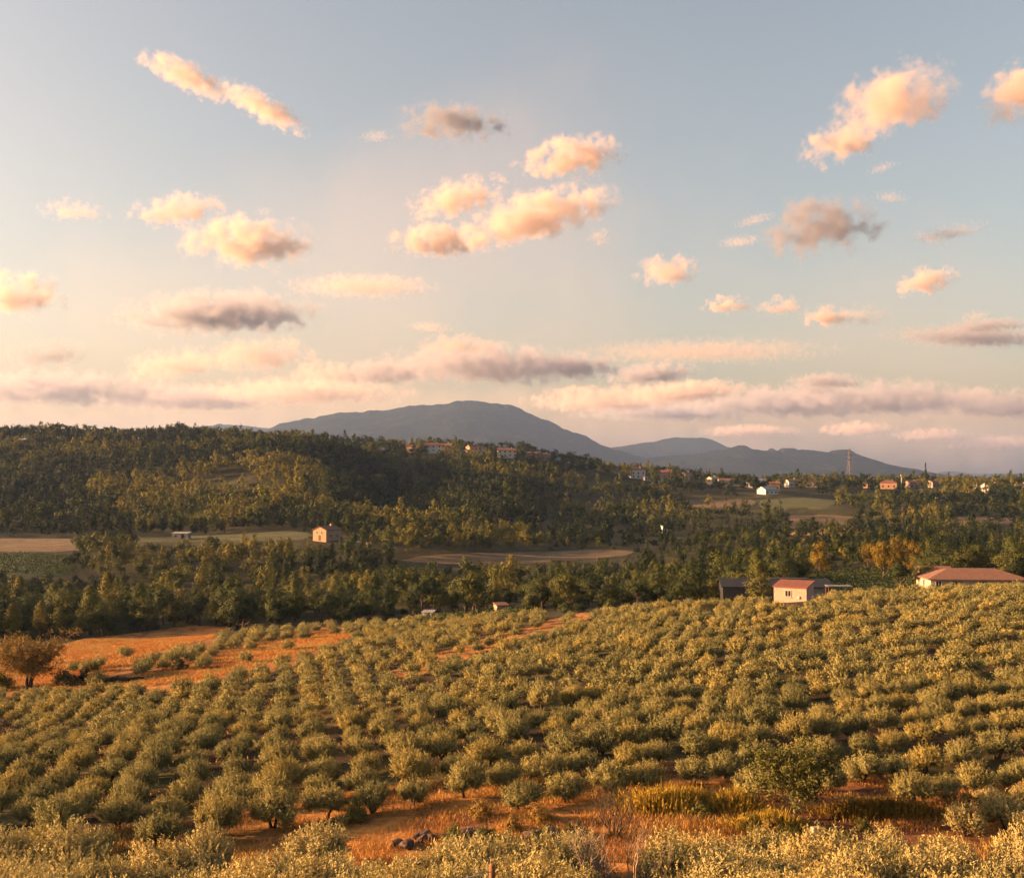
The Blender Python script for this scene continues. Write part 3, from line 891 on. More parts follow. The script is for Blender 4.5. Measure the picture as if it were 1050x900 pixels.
def species(i):
    px, y, n = wpx[i], wy[i], sp_n[i]
    u = random.random()
    if (px < 95 and 285 < y < 336) or (405 < px < 655 and 330 < y < 395) or (135 < px < 345 and 380 < y < 432): return 'bush'
    if 690 < px < 775 and 560 < y < 640: return 'cypress' if u < .75 else 'pine'
    if y < 300 and px < 330: return 'poplar' if u < .25 else ('round' if u < .85 else 'bush')
    if y < 340: return 'round' if u < .6 else ('bush' if u < .85 else ('poplar' if u < .9 else 'pine'))
    if px > 560 and y < 700: return 'bush' if u < .5 else ('round' if u < .85 else 'poplar')
    if y > 790 and px < 600 and u < .3: return 'cypress' if u < .05 else 'bush'
    if n > .52: return 'poplar' if u < .3 else 'round'
    return 'pine' if u < .4 else ('round' if u < .85 else 'poplar')


# the woodland trees that show largest are trees of their own
order = sorted(range(len(wx)), key=lambda i: wy[i])
solo = [i for i in order if -10 < wpx[i] < 1060 and wy[i] < 420][:240]
solo_set = set(solo)
NAMES = {'round': 'broadleaf_tree', 'poplar': 'poplar_tree', 'pine': 'pine_tree', 'cypress': 'cypress_tree', 'bush': 'round_bush'}
CATS = {'round': 'tree', 'poplar': 'poplar', 'pine': 'pine', 'cypress': 'cypress', 'bush': 'bush'}
LOOK = {'round': 'dark rounded broadleaf tree', 'poplar': 'tall yellowish green poplar', 'pine': 'dark green pine with open crown', 'cypress': 'narrow dark cypress', 'bush': 'low rounded dark bush'}
MATS = {'round': 'broadleaf', 'poplar': 'poplar', 'pine': 'pine', 'cypress': 'pine', 'bush': 'broadleaf'}
protoT = {}


def plant(kind, loc, k, kz, label, group, var=None, mat=None, name=None, cat=None):
    var = random.randrange(3) if var is None else var
    key = (kind, var, mat, name)
    rz = random.uniform(0, 6.28)
    if key not in protoT:
        cm, tm = T_MESH[kind][var]
        if mat is not None:
            cm = cm.copy(); cm.materials.clear()
        o = thing(name or NAMES[kind], loc, label, cat or CATS[kind], group, rz)
        o.scale = (k, k, kz)
        PARTS[o.name] = [put('crown', cm, M[mat or MATS[kind]], o), put('trunk', tm, M['bark'], o)]
        protoT[key] = o
        return o
    return copy_tree(protoT[key], loc, rz, (k, k, kz), label, group)


for i in solo:
    kd = species(i)
    k = (0.62 + 0.75 * hs[i]) * random.uniform(.75, 1.3)
    if 135 < wpx[i] < 345 and wy[i] > 380 or 405 < wpx[i] < 655 and wy[i] > 330: k = min(k, .75)
    place = 'behind the orange clearing' if wpx[i] < 300 else ('behind the orchard crest before the tan field' if wpx[i] < 620 else ('behind the pink house and dark barn' if wpx[i] < 900 else 'behind the wide tiled farmhouse'))
    plant(kd, (wx[i], wy[i], wz[i]), k * (1.15 if kd == 'round' else 1), k * random.uniform(.75, .98), f'{LOOK[kd]} {place}', f'valley wood trees {place}')
spm, spf = [], []
for i in range(len(wx)):
    if i in solo_set: continue
    kd = species(i)
    k = (0.55 + 0.8 * hs[i]) * random.uniform(.8, 1.2)
    if wpx[i] > 540 and wy[i] > 430: k *= .9
    if wpx[i] > 540 and 340 < wy[i] < 560: k *= .8
    if (405 < wpx[i] < 655 and 330 < wy[i] < 395) or (135 < wpx[i] < 345 and 380 < wy[i] < 432): k = min(k, .75)
    if wy[i] > 480: k *= 1.42
    h = float(np.clip((tone[i] - .5) * 2.6 + (.24 if 90 < wpx[i] < 335 and 470 < wy[i] < 770 else 0) + random.gauss(.36, .2) + (.22 if kd == 'poplar' else 0) - (.25 if kd in ('pine', 'cypress') else 0), 0, 1))  # species and random tone, plus sunlit slope and clusters painted into the hue
    (spm if wy[i] < 480 else spf).append((wx[i], wy[i], wz[i] - .1, k, k * random.uniform(.9, 1.15), random.choice((LODI if wy[i] < 480 else FARI)[kd]), h))
mass('valley_woods', spm, LODM, M['wood_far'], 'dark mixed wood filling the valley floor between the fields', 'wood')
mass('hillside_forest', spf, FAR, M['wood_far'], 'dense forest covering the long ridge and the far plain', 'forest')

# trees the photo singles out
g = gp(778, 192); plant('poplar', (g.x, g.y, g.z), 1.45, .86, 'dense cone shaped green tree touching the pink house', None, 0, 'green', 'conical_tree', 'tree')
for px, d, k, lab in ((840, 283, .95, 'small round golden tree alone at the edge of the vineyard'),
                      (905, 262, .95, 'golden yellow tree nearest to the vineyard in the sunlit clump'),
                      (918, 270, 1.05, 'tallest bright golden tree in the middle of the sunlit clump'),
                      (930, 275, .95, 'golden tree half hidden behind the tallest one of the sunlit clump'),
                      (952, 280, .9, 'golden tree deepest in the wood behind the sunlit clump'),
                      (889, 285, .8, 'low golden tree at the vineyard corner of the sunlit clump'),
                      (938, 268, .9, 'golden tree at the farmhouse side of the sunlit clump')):
    g = gp(px, d); plant('round', (g.x, g.y, g.z), k * 1.15, k * 1.25, lab, 'golden trees by the vineyard', None, 'yellow', 'golden_tree', 'tree')
for px, d, k, lab in ((1018, 262, 1.3, 'great dark spreading tree rising just behind the farmhouse roof'), (1045, 255, 1.35, 'great dark spreading tree past the end of the farmhouse roof'), (985, 275, 1.0, 'dark green tree beside the golden clump behind the farmhouse')):
    g = gp(px, d); plant('round', (g.x, g.y, g.z), k, k * .95, lab, None)
g = gp(949, 880); plant('cypress', (g.x, g.y, g.z), 1.6, 2.5, 'very tall slim dark cypress standing alone against the far ridge', None, 0)
for px in (150, 157, 163, 186, 193, 201, 205):
    g = gp(px, 885); plant('cypress', (g.x, g.y, g.z), 1.1, 1.25, 'small dark cypress on the skyline of the forested ridge', 'skyline cypresses on the ridge', None)
for px, d, kd, k in ((432, 890, 'cypress', 1.2), (406, 893, 'round', 1.1), (500, 888, 'round', 1.1), (508, 890, 'round', 1.0), (530, 890, 'cypress', 1.1), (538, 888, 'cypress', 1.0), (475, 890, 'bush', 1.6)):
    g = gp(px, d); plant(kd, (g.x, g.y, g.z), k, k, {'cypress': 'dark cypress growing between the hilltop village houses', 'round': 'dark round tree growing between the hilltop village houses', 'bush': 'broad bush growing between two hilltop village houses'}[kd], 'trees in the hilltop village')
g = gp(1043, 850); plant('round', (g.x, g.y, g.z), 1.4, 1.3, 'dark round tree before the white house at the picture edge', None)
g = gp(1036, 800); plant('round', (g.x, g.y, g.z), 1.3, 1.3, 'dark round tree on the slope below the lilac white house', None)
g = gp(994, 850); plant('round', (g.x, g.y, g.z), 1.2, 1.0, 'dark round tree beside the bright cube house', None)

# ------------------------------------------------------------------ big rust tree and bushes by the clearing
def special_tree(name, loc, label, cat, H, W, nst, nclump, per, leaf, mat, seed, z0=.25, spread=1.0, barkm='bark', thick=.022):
    r = random.Random(seed); rr = np.random.default_rng(seed)
    o = thing(name, loc, label, cat, None, 0)
    tips = []
    for s in range(nst):
        a = s * 6.28 / nst + r.uniform(-.5, .5)
        tr = MB()
        p = [Vector((0.12 * W / 6 * math.cos(a), 0.12 * W / 6 * math.sin(a), -.3))]
        lean = r.uniform(.25, .6) * W * .5 * spread
        for k in range(1, 7):
            t = k / 6
            p.append(Vector((math.cos(a) * lean * t ** 1.3 + r.uniform(-.03, .03) * H, math.sin(a) * lean * t ** 1.3 + r.uniform(-.03, .03) * H, t * H * r.uniform(.74, .82))))
        w = thick * H
        tr.tube(p, [w * (1.15 - .95 * k / 6) for k in range(7)], 7)
        tips += p[3:]
        for k in range(2, 6):
            for q in range(3):
                b = a + r.uniform(-1.9, 1.9); ln = W * .28 * r.uniform(.6, 1.2)
                e = p[k] + Vector((math.cos(b) * ln, math.sin(b) * ln, ln * r.uniform(.15, .7)))
                tr.tube([p[k], p[k].lerp(e, .5) + Vector((0, 0, ln * .08)), e], [w * .4, w * .28, w * .1], 5)
                tips += [e, p[k].lerp(e, .6)]
        tr.build('stem', M[barkm], o, True)
    tips = np.array([tuple(t) for t in tips])
    c = tips[rr.integers(0, len(tips), nclump)] + rr.normal(0, W * .05, (nclump, 3))
    c = c[c[:, 2] > z0 * H]
    n = len(c) * per
    k = np.repeat(np.arange(len(c)), per)
    d = rand_dir(n, rr)
    V, Q = leaves(c[k] + d * (W * .06 * rr.uniform(.2, 1, n))[:, None], unit(rand_dir(n, rr) + np.array([0, 0, .2])), leaf * rr.uniform(.7, 1.3, n), leaf * .5, rr)
    put('crown', mesh_np('crown', V, Q, np.clip(rr.uniform(0, .5, len(c))[k] + rr.uniform(0, .5, n), 0, 1)), M[mat], o)
    return o


special_tree('rust_leaved_tree', gp(33, 149), 'wide rust orange tree with dark forked trunks by the orange clearing', 'tree', 7.6, 11.0, 5, 460, 30, .27, 'rust', 7, .28, 1.25)
special_tree('loose_green_tree', gp(812, 59.8), 'loose green tree with thin pale stems between strip and orchard', 'tree', 4.7, 5.0, 5, 420, 24, .17, 'green', 9, .2, 1.0, 'pale_twig', .013)
special_tree('orange_shrub', gp(975, 58.5), 'orange shrub with dark forked stem at the end of the strip', 'shrub', 2.6, 2.4, 3, 70, 18, .15, 'rust', 12, .42)
for px, d, k, kz, mt, lab in ((4, 150, 1.05, 1.0, 'broadleaf', 'broad dark bush at the foot of the rust tree'),
                              (70, 148, .95, .85, 'broadleaf', 'dark green bush leaning on the far side of the rust tree'),
                              (90, 148, .55, .8, 'pine', 'small round nearly black bush beside the dark log'),
                              (100, 158, .45, .5, 'broadleaf', 'small round bush alone in the orange clearing'),
                              (187, 151, .6, .6, 'broadleaf', 'round dark bush at the lower edge of the second orange clearing')):
    g = gp(px, d); plant('bush', (g.x, g.y, g.z), k, kz, lab, None, None, mt, 'clearing_bush')

# ------------------------------------------------------------------ dead shrubs
def dead_shrub(name, loc, label, H, W, n, mat, seed):
    r = random.Random(seed)
    mb = MB()

    def grow(p, d, ln, w, lev):
        pts = [p]; q = p.copy(); dd = d.copy()
        for k in range(4):
            dd = (dd + Vector((r.uniform(-.28, .28), r.uniform(-.28, .28), r.uniform(-.1, .22)))).normalized()
            q = q + dd * ln / 4; pts.append(q.copy())
        mb.tube(pts, [w, w * .85, w * .7, w * .58, w * .45], 5 if lev > 1 else 4)
        if lev > 0:
            for k in range(3 if lev > 1 else 2):
                b = pts[r.choice([2, 3, 4, 4])]
                nd = (dd + Vector((r.uniform(-.9, .9), r.uniform(-.9, .9), r.uniform(-.15, .6)))).normalized()
                grow(b, nd, ln * r.uniform(.5, .75), w * .5, lev - 1)
    for k in range(n):
        a = k * 6.28 / n + r.uniform(-.4, .4)
        grow(Vector((.06 * math.cos(a), .06 * math.sin(a), -.2)), Vector((math.cos(a) * W, math.sin(a) * W, 1)).normalized(), H * .55, 0.085 * H / 3, 4)
    o = put(name, mb.mesh(name, True), M[mat], None, loc)
    return tag(o, label, 'shrub', 'bare shrubs')


dead_shrub('bare_shrub', gp(632, 48.5), 'large pale bare shrub of crooked branches in the near grove', 3.4, .85, 7, 'pale_twig', 3)
dead_shrub('bare_shrub', gp(628, 57.5), 'small bare twiggy shrub on the stony strip under the orchard', 2.3, .6, 5, 'bark', 4)

# ------------------------------------------------------------------ rocks and strip
def rock(name, loc, s, mat, label, group, seed, cat='rock', rz=0.0):
    import bmesh
    bm = bmesh.new()
    bmesh.ops.create_icosphere(bm, subdivisions=3, radius=1.0)
    r = random.Random(seed)
    pl = [(Vector((r.gauss(0, 1), r.gauss(0, 1), r.gauss(0, 1))).normalized(), r.uniform(.55, .9)) for _ in range(9)]
    for v in bm.verts:
        co = v.co.normalized()
        k = min([1.0] + [c / max(co.dot(n), 1e-3) for n, c in pl if co.dot(n) > 0.05])
        k *= 1 + .06 * math.sin(co.x * 9 + seed) * math.sin(co.y * 8 + 2 * seed)
        v.co = Vector((co.x * k * s[0], co.y * k * s[1], co.z * k * s[2]))
    me = bpy.data.meshes.new(name); bm.to_mesh(me); bm.free()
    o = put(name, me, M[mat], None, loc, rz)
    return tag(o, label, cat, group)


for k in range(26):
    px = 412 + k * 7 + random.uniform(-4, 4); d = 56.5 + random.uniform(-.9, 1.6)
    g = gp(px, d); s = random.uniform(.18, .42)
    rock('rock', g + Vector((0, 0, s * .25)), (s * random.uniform(1, 1.7), s, s * random.uniform(.55, .8)), 'rock', 'dark angular stone lying in the stony strip below the orchard', 'dark stones of the stony strip', k + 1, rz=random.uniform(0, 6))
g = gp(487, 56.8); rock('rock', g + Vector((0, 0, .3)), (.9, .5, .36), 'rock', 'largest dark boulder in the middle of the stony strip', None, 40)
g = gp(553, 57); rock('rock', g + Vector((0, 0, .2)), (1.15, .45, .28), 'rock', 'long flat dark rock at the bare shrub end of the stony strip', None, 41)
g = gp(857, 56); rock('earth_heap', g + Vector((0, 0, .15)), (.62, .5, .3), 'soil', 'low purplish red earth heap beside the pale stone block', None, 50, 'earth heap')
# pale block
mb = MB(); mb.box(-.25, .25, -.18, .18, -.1, .34)
me = mb.mesh('stone_block'); o = put('stone_block', me, M['pale_stone'], None, gp(833, 57.2) + Vector((0, 0, .25)), .25)
bv = o.modifiers.new('b', 'BEVEL'); bv.width = .05; bv.segments = 3
tag(o, 'pale squared stone block standing in grass at the foot of the green tree', 'stone block')


def broom(loc, w, h, n, label, group, mat='broom', seed=0):
    r = np.random.default_rng(seed)
    a = r.uniform(0, 6.28, n); q = np.minimum(np.abs(r.normal(0, .55, n)) + .1, 1.5)
    lump = .6 + .8 * vnoise(np.cos(a) * 2.2 + seed * 5, np.sin(a) * 2.2 + q * 2, seed)
    b = np.stack([np.cos(a) * q * w * 1.15, np.sin(a) * q * w * .6, np.zeros(n)], -1)
    hh = h * .72 * r.uniform(.35, 1.2, n) * np.clip(1.05 - .45 * q ** 2, .2, 1.1) * lump
    d = unit(np.stack([b[:, 0] * .28 / w + r.normal(0, .24, n), b[:, 1] * .28 / w + r.normal(0, .24, n), np.ones(n)], -1))
    V, Q = leaves(b + d * hh[:, None] * .5, d, hh, 0.055, r)
    # flower tufts near the tips
    k = r.integers(0, n, n)
    V2, Q2 = leaves(b[k] + d[k] * (hh[k] * r.uniform(.5, 1.0, n))[:, None], unit(d[k] + rand_dir(n, r) * .8), .2, .06, r)
    me = mesh_np('broom', np.vstack([V, V2]), np.vstack([Q, Q2 + len(V)]), r.uniform(0, 1, 2 * n))
    return tag(put('broom_clump', me, M[mat], None, loc), label, 'broom clump', group)


for k, (px, d, w, h, lab) in enumerate(((672, 61.5, 2.2, 1.6, 'wide yellow broom clump between the bare shrub and the green tree'), (705, 62, 1.6, 1.4, 'smaller yellow broom clump beside the wide yellow one'), (752, 61.5, 1.2, 1.3, 'narrow yellow broom clump near the green tree'),
                                       (783, 58.5, 2.0, 1.2, 'spreading golden broom clump at the foot of the green tree'), (868, 60.5, 1.8, 1.1, 'orange tinged broom clump behind the earth heap'), (905, 61, 1.8, 1.2, 'orange tinged broom clump before the orange shrub'), (930, 60.5, 1.5, 1.1, 'last broom clump touching the orange shrub'))):
    broom(gp(px, d), w, h, 1500, lab, 'broom clumps of the strip', 'broom' if k < 4 else 'gold', k)


def dry_grass():
    r = np.random.default_rng(77)
    n = 150000
    px = r.uniform(-40, 1090, n); d = r.uniform(51, 72, n)
    x = (px - 525) / F * d
    k = (fbm(x / 2.2, d / 2.2, 61, 4) + r.normal(0, .06, n) > .5) & (d < np.interp(px, [0, 250, 350, 620, 1050], [60, 62, 68, 70, 69])) & (d > np.interp(px, [0, 330, 420, 1050], [49, 52, 54, 54])) & (px > 60)
    x, d = x[k], d[k]
    c1 = np.stack([x, d], -1)
    n2 = 170000
    px = r.uniform(-60, 380, n2); d2 = r.uniform(138, 222, n2); x2 = (px - 525) / F * d2
    z2 = ground(x2, d2); py = py_of(x2, d2, z2)
    k = inpoly(px, py, CLEAR_A) | inpoly(px, py, CLEAR_B)
    c2 = np.stack([x2[k], d2[k]], -1)
    n3 = 60000
    d3 = r.uniform(30, 52, n3); px = r.uniform(-40, 1090, n3); x3 = (px - 525) / F * d3
    c3 = np.stack([x3, d3], -1)
    n4 = 40000
    d4 = r.uniform(66, 215, n4) ; px = r.uniform(-40, 1090, n4); x4 = (px - 525) / F * d4
    k = (d4 < np.interp(px, *CREST)) & (px < 480) & (fbm(x4 / 3, d4 / 3, 65, 3) > .55)
    c4 = np.stack([x4[k], d4[k]], -1)
    c = np.vstack([c1, c2, c3, c4])
    h = np.concatenate([r.uniform(.12, .42, len(c1)), r.uniform(.15, .4, len(c2)), r.uniform(.2, .6, len(c3)), r.uniform(.15, .45, len(c4))])
    w = np.concatenate([np.full(len(c1), .028), np.full(len(c2), .07), np.full(len(c3), .04), np.full(len(c4), .09)])
    z = ground(c[:, 0], c[:, 1])
    dr = unit(np.stack([r.normal(0, .35, len(c)), r.normal(0, .35, len(c)), np.ones(len(c))], -1))
    V, Q = leaves(np.stack([c[:, 0], c[:, 1], z], -1) + dr * h[:, None] * .48, dr, h, w, r)
    hue = np.clip(fbm(c[:, 0] / 4, c[:, 1] / 4, 71, 3) * 1.6 - .3, 0, 1)
    tag(put('dry_grass', mesh_np('dry_grass', V, Q, r.uniform(0, 1, len(c)), hue), M['grass']), 'orange dry grass on the strip, the clearings and between the trees', 'grass', None, 'stuff')


dry_grass()

# vineyard rows
def vines(knots, rows, label, seed):
    r = np.random.default_rng(seed)
    p = [k[0] for k in knots]
    P = []
    for j in range(rows):
        t = (j + .5) / rows
        px = np.arange(p[0] + 2, p[-1] - 2, 1.1 * F / knots[0][1])
        lo = np.interp(px, p, [k[1] for k in knots]); hi = np.interp(px, p, [k[2] for k in knots])
        d = lo + (hi - lo) * t
        x = (px - 525) / F * d + r.normal(0, .15, len(px))
        P.append(np.stack([x, d + r.normal(0, .15, len(px))], -1))
    P = np.vstack(P)
    z = ground(P[:, 0], P[:, 1])
    per = 14
    n = len(P) * per
    c = np.repeat(np.stack([P[:, 0], P[:, 1], z + .75], -1), per, 0) + r.normal(0, 1, (n, 3)) * np.array([.45, .22, .33])
    V, Q = leaves(c, unit(rand_dir(n, r) + np.array([0, 0, .2])), .5 * r.uniform(.7, 1.3, n), .3, r)
    tag(put('vineyard', mesh_np('vineyard', V, Q, r.uniform(0, 1, n)), M['vine']), label, 'vineyard', None, 'stuff')


labs = ['green vineyard rows beside the tan field on the valley side', 'green vine rows between the barn and the farmhouse', 'narrow green vine rows right behind the orchard crest']
kk = 0
for nm, mt, kn, v in FIELDS:
    if v == 'vine':
        vines(kn, (14, 15, 5)[kk], labs[kk], kk); kk += 1

for k in range(22):
    px = random.uniform(330, 960); d = random.uniform(55.5, 60.5)
    if abs(px - 833) < 22 or abs(px - 628) < 30: continue
    g = gp(px, d); q = random.uniform(.2, .42)
    plant('bush', (g.x, g.y, g.z - .1), q, q * random.uniform(.8, 1.2), 'low rounded scrub bush scattered over the stony strip below the orchard', 'low scrub bushes of the strip', None, random.choice(['rust', 'broadleaf', 'olive', 'green']), 'scrub_bush')

# ------------------------------------------------------------------ fallen log by the clearing
mb = MB()
a0 = gp(96, 146.5); a1 = gp(150, 144)
pts = []
for k in range(9):
    t = k / 8
    q = a0.lerp(a1, t); q.z = gz(q.x, q.y) + .32 + .12 * math.sin(k * 1.9)
    pts.append(q)
mb.tube(pts, [.34, .42, .36, .4, .3, .34, .26, .2, .1], 8)
for k in (2, 4, 5, 6):
    e = pts[k] + Vector((random.uniform(-.6, .6), random.uniform(-.5, .5), random.uniform(.4, .8)))
    mb.tube([pts[k], e], [.12, .04], 5)
tag(put('fallen_log', mb.mesh('fallen_log', True), M['dark_bark']), 'long dark fallen log lying at the lower edge of the orange clearing', 'log')

# ------------------------------------------------------------------ fence
p1 = gp(505, 14.0); p2 = gp(150, 13.4)
fo = thing('wire_fence', p1, 'reddish wooden fence post with a single taut wire before the near grove', 'fence')
top1 = at(505, 886, 14.0).z - p1.z


def post(dx, dy, z0, z1):
    mb = MB()
    mb.tube([(dx, dy, z0), (dx + .004, dy, (z0 + z1) / 2), (dx, dy, z1 - .02), (dx, dy, z1)], [.042, .04, .038, .03], 10)
    return mb.build('post', M['stake'], fo, True)


post(0, 0, -.4, top1)
d2 = p2 - p1
post(d2.x, d2.y, d2.z - .4, top1 - .42)
mb = MB(); w = []
for k in range(25):
    t = k / 24
    w.append((d2.x * t, d2.y * t - .045, (top1 - .07) * (1 - t) + (top1 - .5) * t - .10 * 4 * t * (1 - t)))
mb.tube(w, [.006] * 25, 5); mb.build('wire', M['wire'], fo, True)

# ------------------------------------------------------------------ buildings
def roof_mesh(kind, w, d, h, ov=.45, th=.18, rise=None):
    mb = MB()
    X, Y = w / 2 + ov, d / 2 + ov
    rise = rise if rise is not None else Y * .42
    if kind == 'gable':                       # ridge along x
        for s in (-1, 1):
            e = h - ov * rise / Y
            a = [(-X, s * Y, e), (X, s * Y, e), (X, 0, h + rise), (-X, 0, h + rise)]
            b = [(p[0], p[1], p[2] + th) for p in a]
            f = [(0, 1, 2, 3), (4, 7, 6, 5), (0, 4, 5, 1), (1, 5, 6, 2), (3, 7, 4, 0)]
            mb.add(a + b, f if s < 0 else [q[::-1] for q in f])
    elif kind == 'hip':
        rx = max(X - Y, .4)
        a = [(-X, -Y, h - .1), (X, -Y, h - .1), (X, Y, h - .1), (-X, Y, h - .1), (-X, -Y, h + .08), (X, -Y, h + .08), (X, Y, h + .08), (-X, Y, h + .08), (-rx, 0, h + rise), (rx, 0, h + rise)]
        mb.add(a, [(3, 2, 1, 0), (0, 1, 5, 4), (1, 2, 6, 5), (2, 3, 7, 6), (3, 0, 4, 7), (4, 5, 9, 8), (6, 7, 8, 9), (5, 6, 9), (7, 4, 8)])
    elif kind == 'shed':                      # low side to the front (-y)
        a = [(-X, -Y, h), (X, -Y, h), (X, Y, h + rise), (-X, Y, h + rise)]
        b = [(p[0], p[1], p[2] + th) for p in a]
        mb.add(a + b, [(3, 2, 1, 0), (4, 5, 6, 7), (0, 1, 5, 4), (1, 2, 6, 5), (2, 3, 7, 6), (3, 0, 4, 7)])
    else:
        mb.box(-w / 2 - .15, w / 2 + .15, -d / 2 - .15, d / 2 + .15, h + .002, h + .28)
    return mb, rise


def wall_mesh(kind, w, d, h, rise, ov=.45):
    mb = MB()
    x, y = w / 2, d / 2
    if kind == 'gable':
        g = rise * y / (y + ov) if False else rise - .02
        hh = h
        v = [(-x, -y, -1), (x, -y, -1), (x, y, -1), (-x, y, -1), (-x, -y, hh), (x, -y, hh), (x, y, hh), (-x, y, hh), (-x, 0, hh + g), (x, 0, hh + g)]
        mb.add(v, [(0, 1, 5, 4), (2, 3, 7, 6), (1, 2, 6, 9, 5), (3, 0, 4, 8, 7), (3, 2, 1, 0), (4, 5, 9, 8), (6, 7, 8, 9)])
    elif kind == 'shed':
        k = rise / (d + 2 * ov)
        a, b = h + k * ov - .003, h + rise - k * ov - .003
        v = [(-x, -y, -1), (x, -y, -1), (x, y, -1), (-x, y, -1), (-x, -y, a), (x, -y, a), (x, y, b), (-x, y, b)]
        mb.add(v, [(3, 2, 1, 0), (4, 5, 6, 7), (0, 1, 5, 4), (1, 2, 6, 5), (2, 3, 7, 6), (3, 0, 4, 7)])
    else:
        mb.box(-x, x, -y, y, -1, h - .105 if kind == 'hip' else h)
    return mb


def window(parent, cx, z, ww, wh, y, axis='y', sgn=-1, fancy=False, name='window'):
    """an opening on the wall at y (axis y) or x (axis x)"""
    def bx(mb, a0, a1, z0, z1, o0, o1):
        lo, hi = sorted((y + sgn * o0, y + sgn * o1))
        if axis == 'y': mb.box(a0, a1, lo, hi, z0, z1)
        else: mb.box(lo, hi, a0, a1, z0, z1)
    if fancy:
        f = MB(); t = .1
        bx(f, cx - ww / 2 - t, cx - ww / 2, z - t, z + wh + t, -.05, .07); bx(f, cx + ww / 2, cx + ww / 2 + t, z - t, z + wh + t, -.05, .07)
        bx(f, cx - ww / 2, cx + ww / 2, z - t, z, -.05, .07); bx(f, cx - ww / 2, cx + ww / 2, z + wh, z + wh + t, -.05, .07)
        bx(f, cx - .035, cx + .035, z, z + wh, -.05, .06)
        fo_ = f.build(name, M['frame'], parent)
        g_ = MB(); bx(g_, cx - ww / 2, cx - .035, z, z + wh, -.05, .02); bx(g_, cx + .035, cx + ww / 2, z, z + wh, -.05, .02)
        g_.build('pane', M['glass'], fo_)
        s_ = MB(); bx(s_, cx - ww / 2 - .18, cx + ww / 2 + .18, z - t - .1, z - t - .003, -.05, .16); s_.build('sill', M['pale_stone'], fo_)
        return fo_
    g_ = MB(); bx(g_, cx - ww / 2, cx + ww / 2, z, z + wh, -.05, .05)
    return g_.build(name, M['glass'], parent)


def house(name, loc, w, d, h, rz, roof, wallm, tilem, label, cat, group=None, rise=None, wins=(), chimney=True, ov=.45):
    o = thing(name, loc, label, cat, group, rz)
    rb, rs = roof_mesh(roof, w, d, h, ov, rise=rise)
    wall_mesh(roof, w, d, h, rs, ov).build('wall', M[wallm], o)
    ro = rb.build('roof', M[tilem], o)
    if chimney and roof in ('gable', 'hip'):
        c = MB(); c.box(w * .2, w * .2 + .7, -.35, .35, h + rs * .3, h + rs + .8); c.build('chimney', M[wallm], ro)
    for (cx, z, ww, wh) in wins:
        window(o, cx, z, ww, wh, -d / 2)
    return o


for (px, py, d, w, dp, h, rz, roof, wl, tl, lab) in HOUSES:
    p = at(px, py, d)
    z = min(p.z, gz(p.x, p.y) + .6)
    z = max(z, gz(p.x, p.y) - .3)
    n = max(2, int(w / 3.8))
    wins = [((k + .5) / n * w - w / 2, zz, 1.1, 1.35) for k in range(n) for zz in ([.9] if h < 5.2 else [.9, 3.7])]
    house('village_house', (p.x, p.y, z), w, dp, h, R(rz), roof, wl, tl, lab, 'house', 'houses of the hilltop village' if px < 600 else 'houses spread over the far plain', wins=wins, chimney=h > 4)

# sunlit gable house in the valley: ridge runs into depth, gable to the camera
g = gp(336, 424)
o = house('stone_farmhouse', g, 9.5, 6.3, 4.0, R(62), 'gable', 'ochre', 'tile', 'small house with glowing orange gable wall alone in the valley', 'house', rise=1.35, chimney=True, ov=.3)
window(o, -1.0, 2.6, .7, .9, -9.5 / 2, 'x', -1, True); window(o, 1.2, 2.6, .7, .9, -9.5 / 2, 'x', -1, True)
dm = MB(); dm.box(-9.5 / 2 - .06, -9.5 / 2 + .04, -.6, .5, 0, 2.1); dm.build('door', M['door'], o)
window(o, -2.0, 1.2, .9, 1.1, -6.3 / 2, 'y', -1, True); window(o, 2.0, 1.2, .9, 1.1, -6.3 / 2, 'y', -1, True)
# grey hut
g = gp(187, 436)
o = house('field_shed', g + Vector((0, 0, .2)), 6.6, 3.0, 2.1, R(-6), 'shed', 'grey_sheet', 'tile_grey', 'low grey shed on the meadow before the forest foot', 'shed', rise=.45, chimney=False, ov=.15)
window(o, -1.8, .8, .8, .7, -1.5); window(o, 1.0, .05, 1.2, 1.8, -1.5, name='door')
# two tiny huts behind the crest
g = gp(514, 232); house('tool_hut', g, 2.6, 2.2, 1.6, R(20), 'shed', 'ochre', 'tile', 'tiny orange tool hut at the end of the vine rows', 'hut', rise=.4, chimney=False, ov=.15, wins=[(0, 0, .8, 1.4)])
g = gp(440, 238); house('tool_hut', g, 2.4, 2.0, 1.3, R(-12), 'shed', 'white', 'tile_grey', 'tiny pale tool hut among the trees beside the vine rows', 'hut', rise=.3, chimney=False, ov=.15, wins=[(0, 0, .7, 1.1)])
g = gp(681, 552); house('pump_house', g, 3.0, 2.6, 3.4, R(15), 'shed', 'white', 'tile_grey', 'tiny white pump house below the cypress wood', 'hut', rise=.4, chimney=False, ov=.15, wins=[(0, .9, .8, 1.2)])
# pink house
base = at(814, 615, 199)
o = house('pink_house', base, 5.9, 4.6, 2.4, R(-31), 'shed', 'pink', 'tile_red', 'small pink house with sloping red tile roof and one window', 'house', rise=.85, chimney=False, ov=.22)
window(o, -.35, .85, .95, 1.0, -2.3, 'y', -1, True)
mb = MB(); mb.box(1.3, 1.75, -2.48, -2.3, .5, .95); mb.build('meter_box', M['frame'], o)
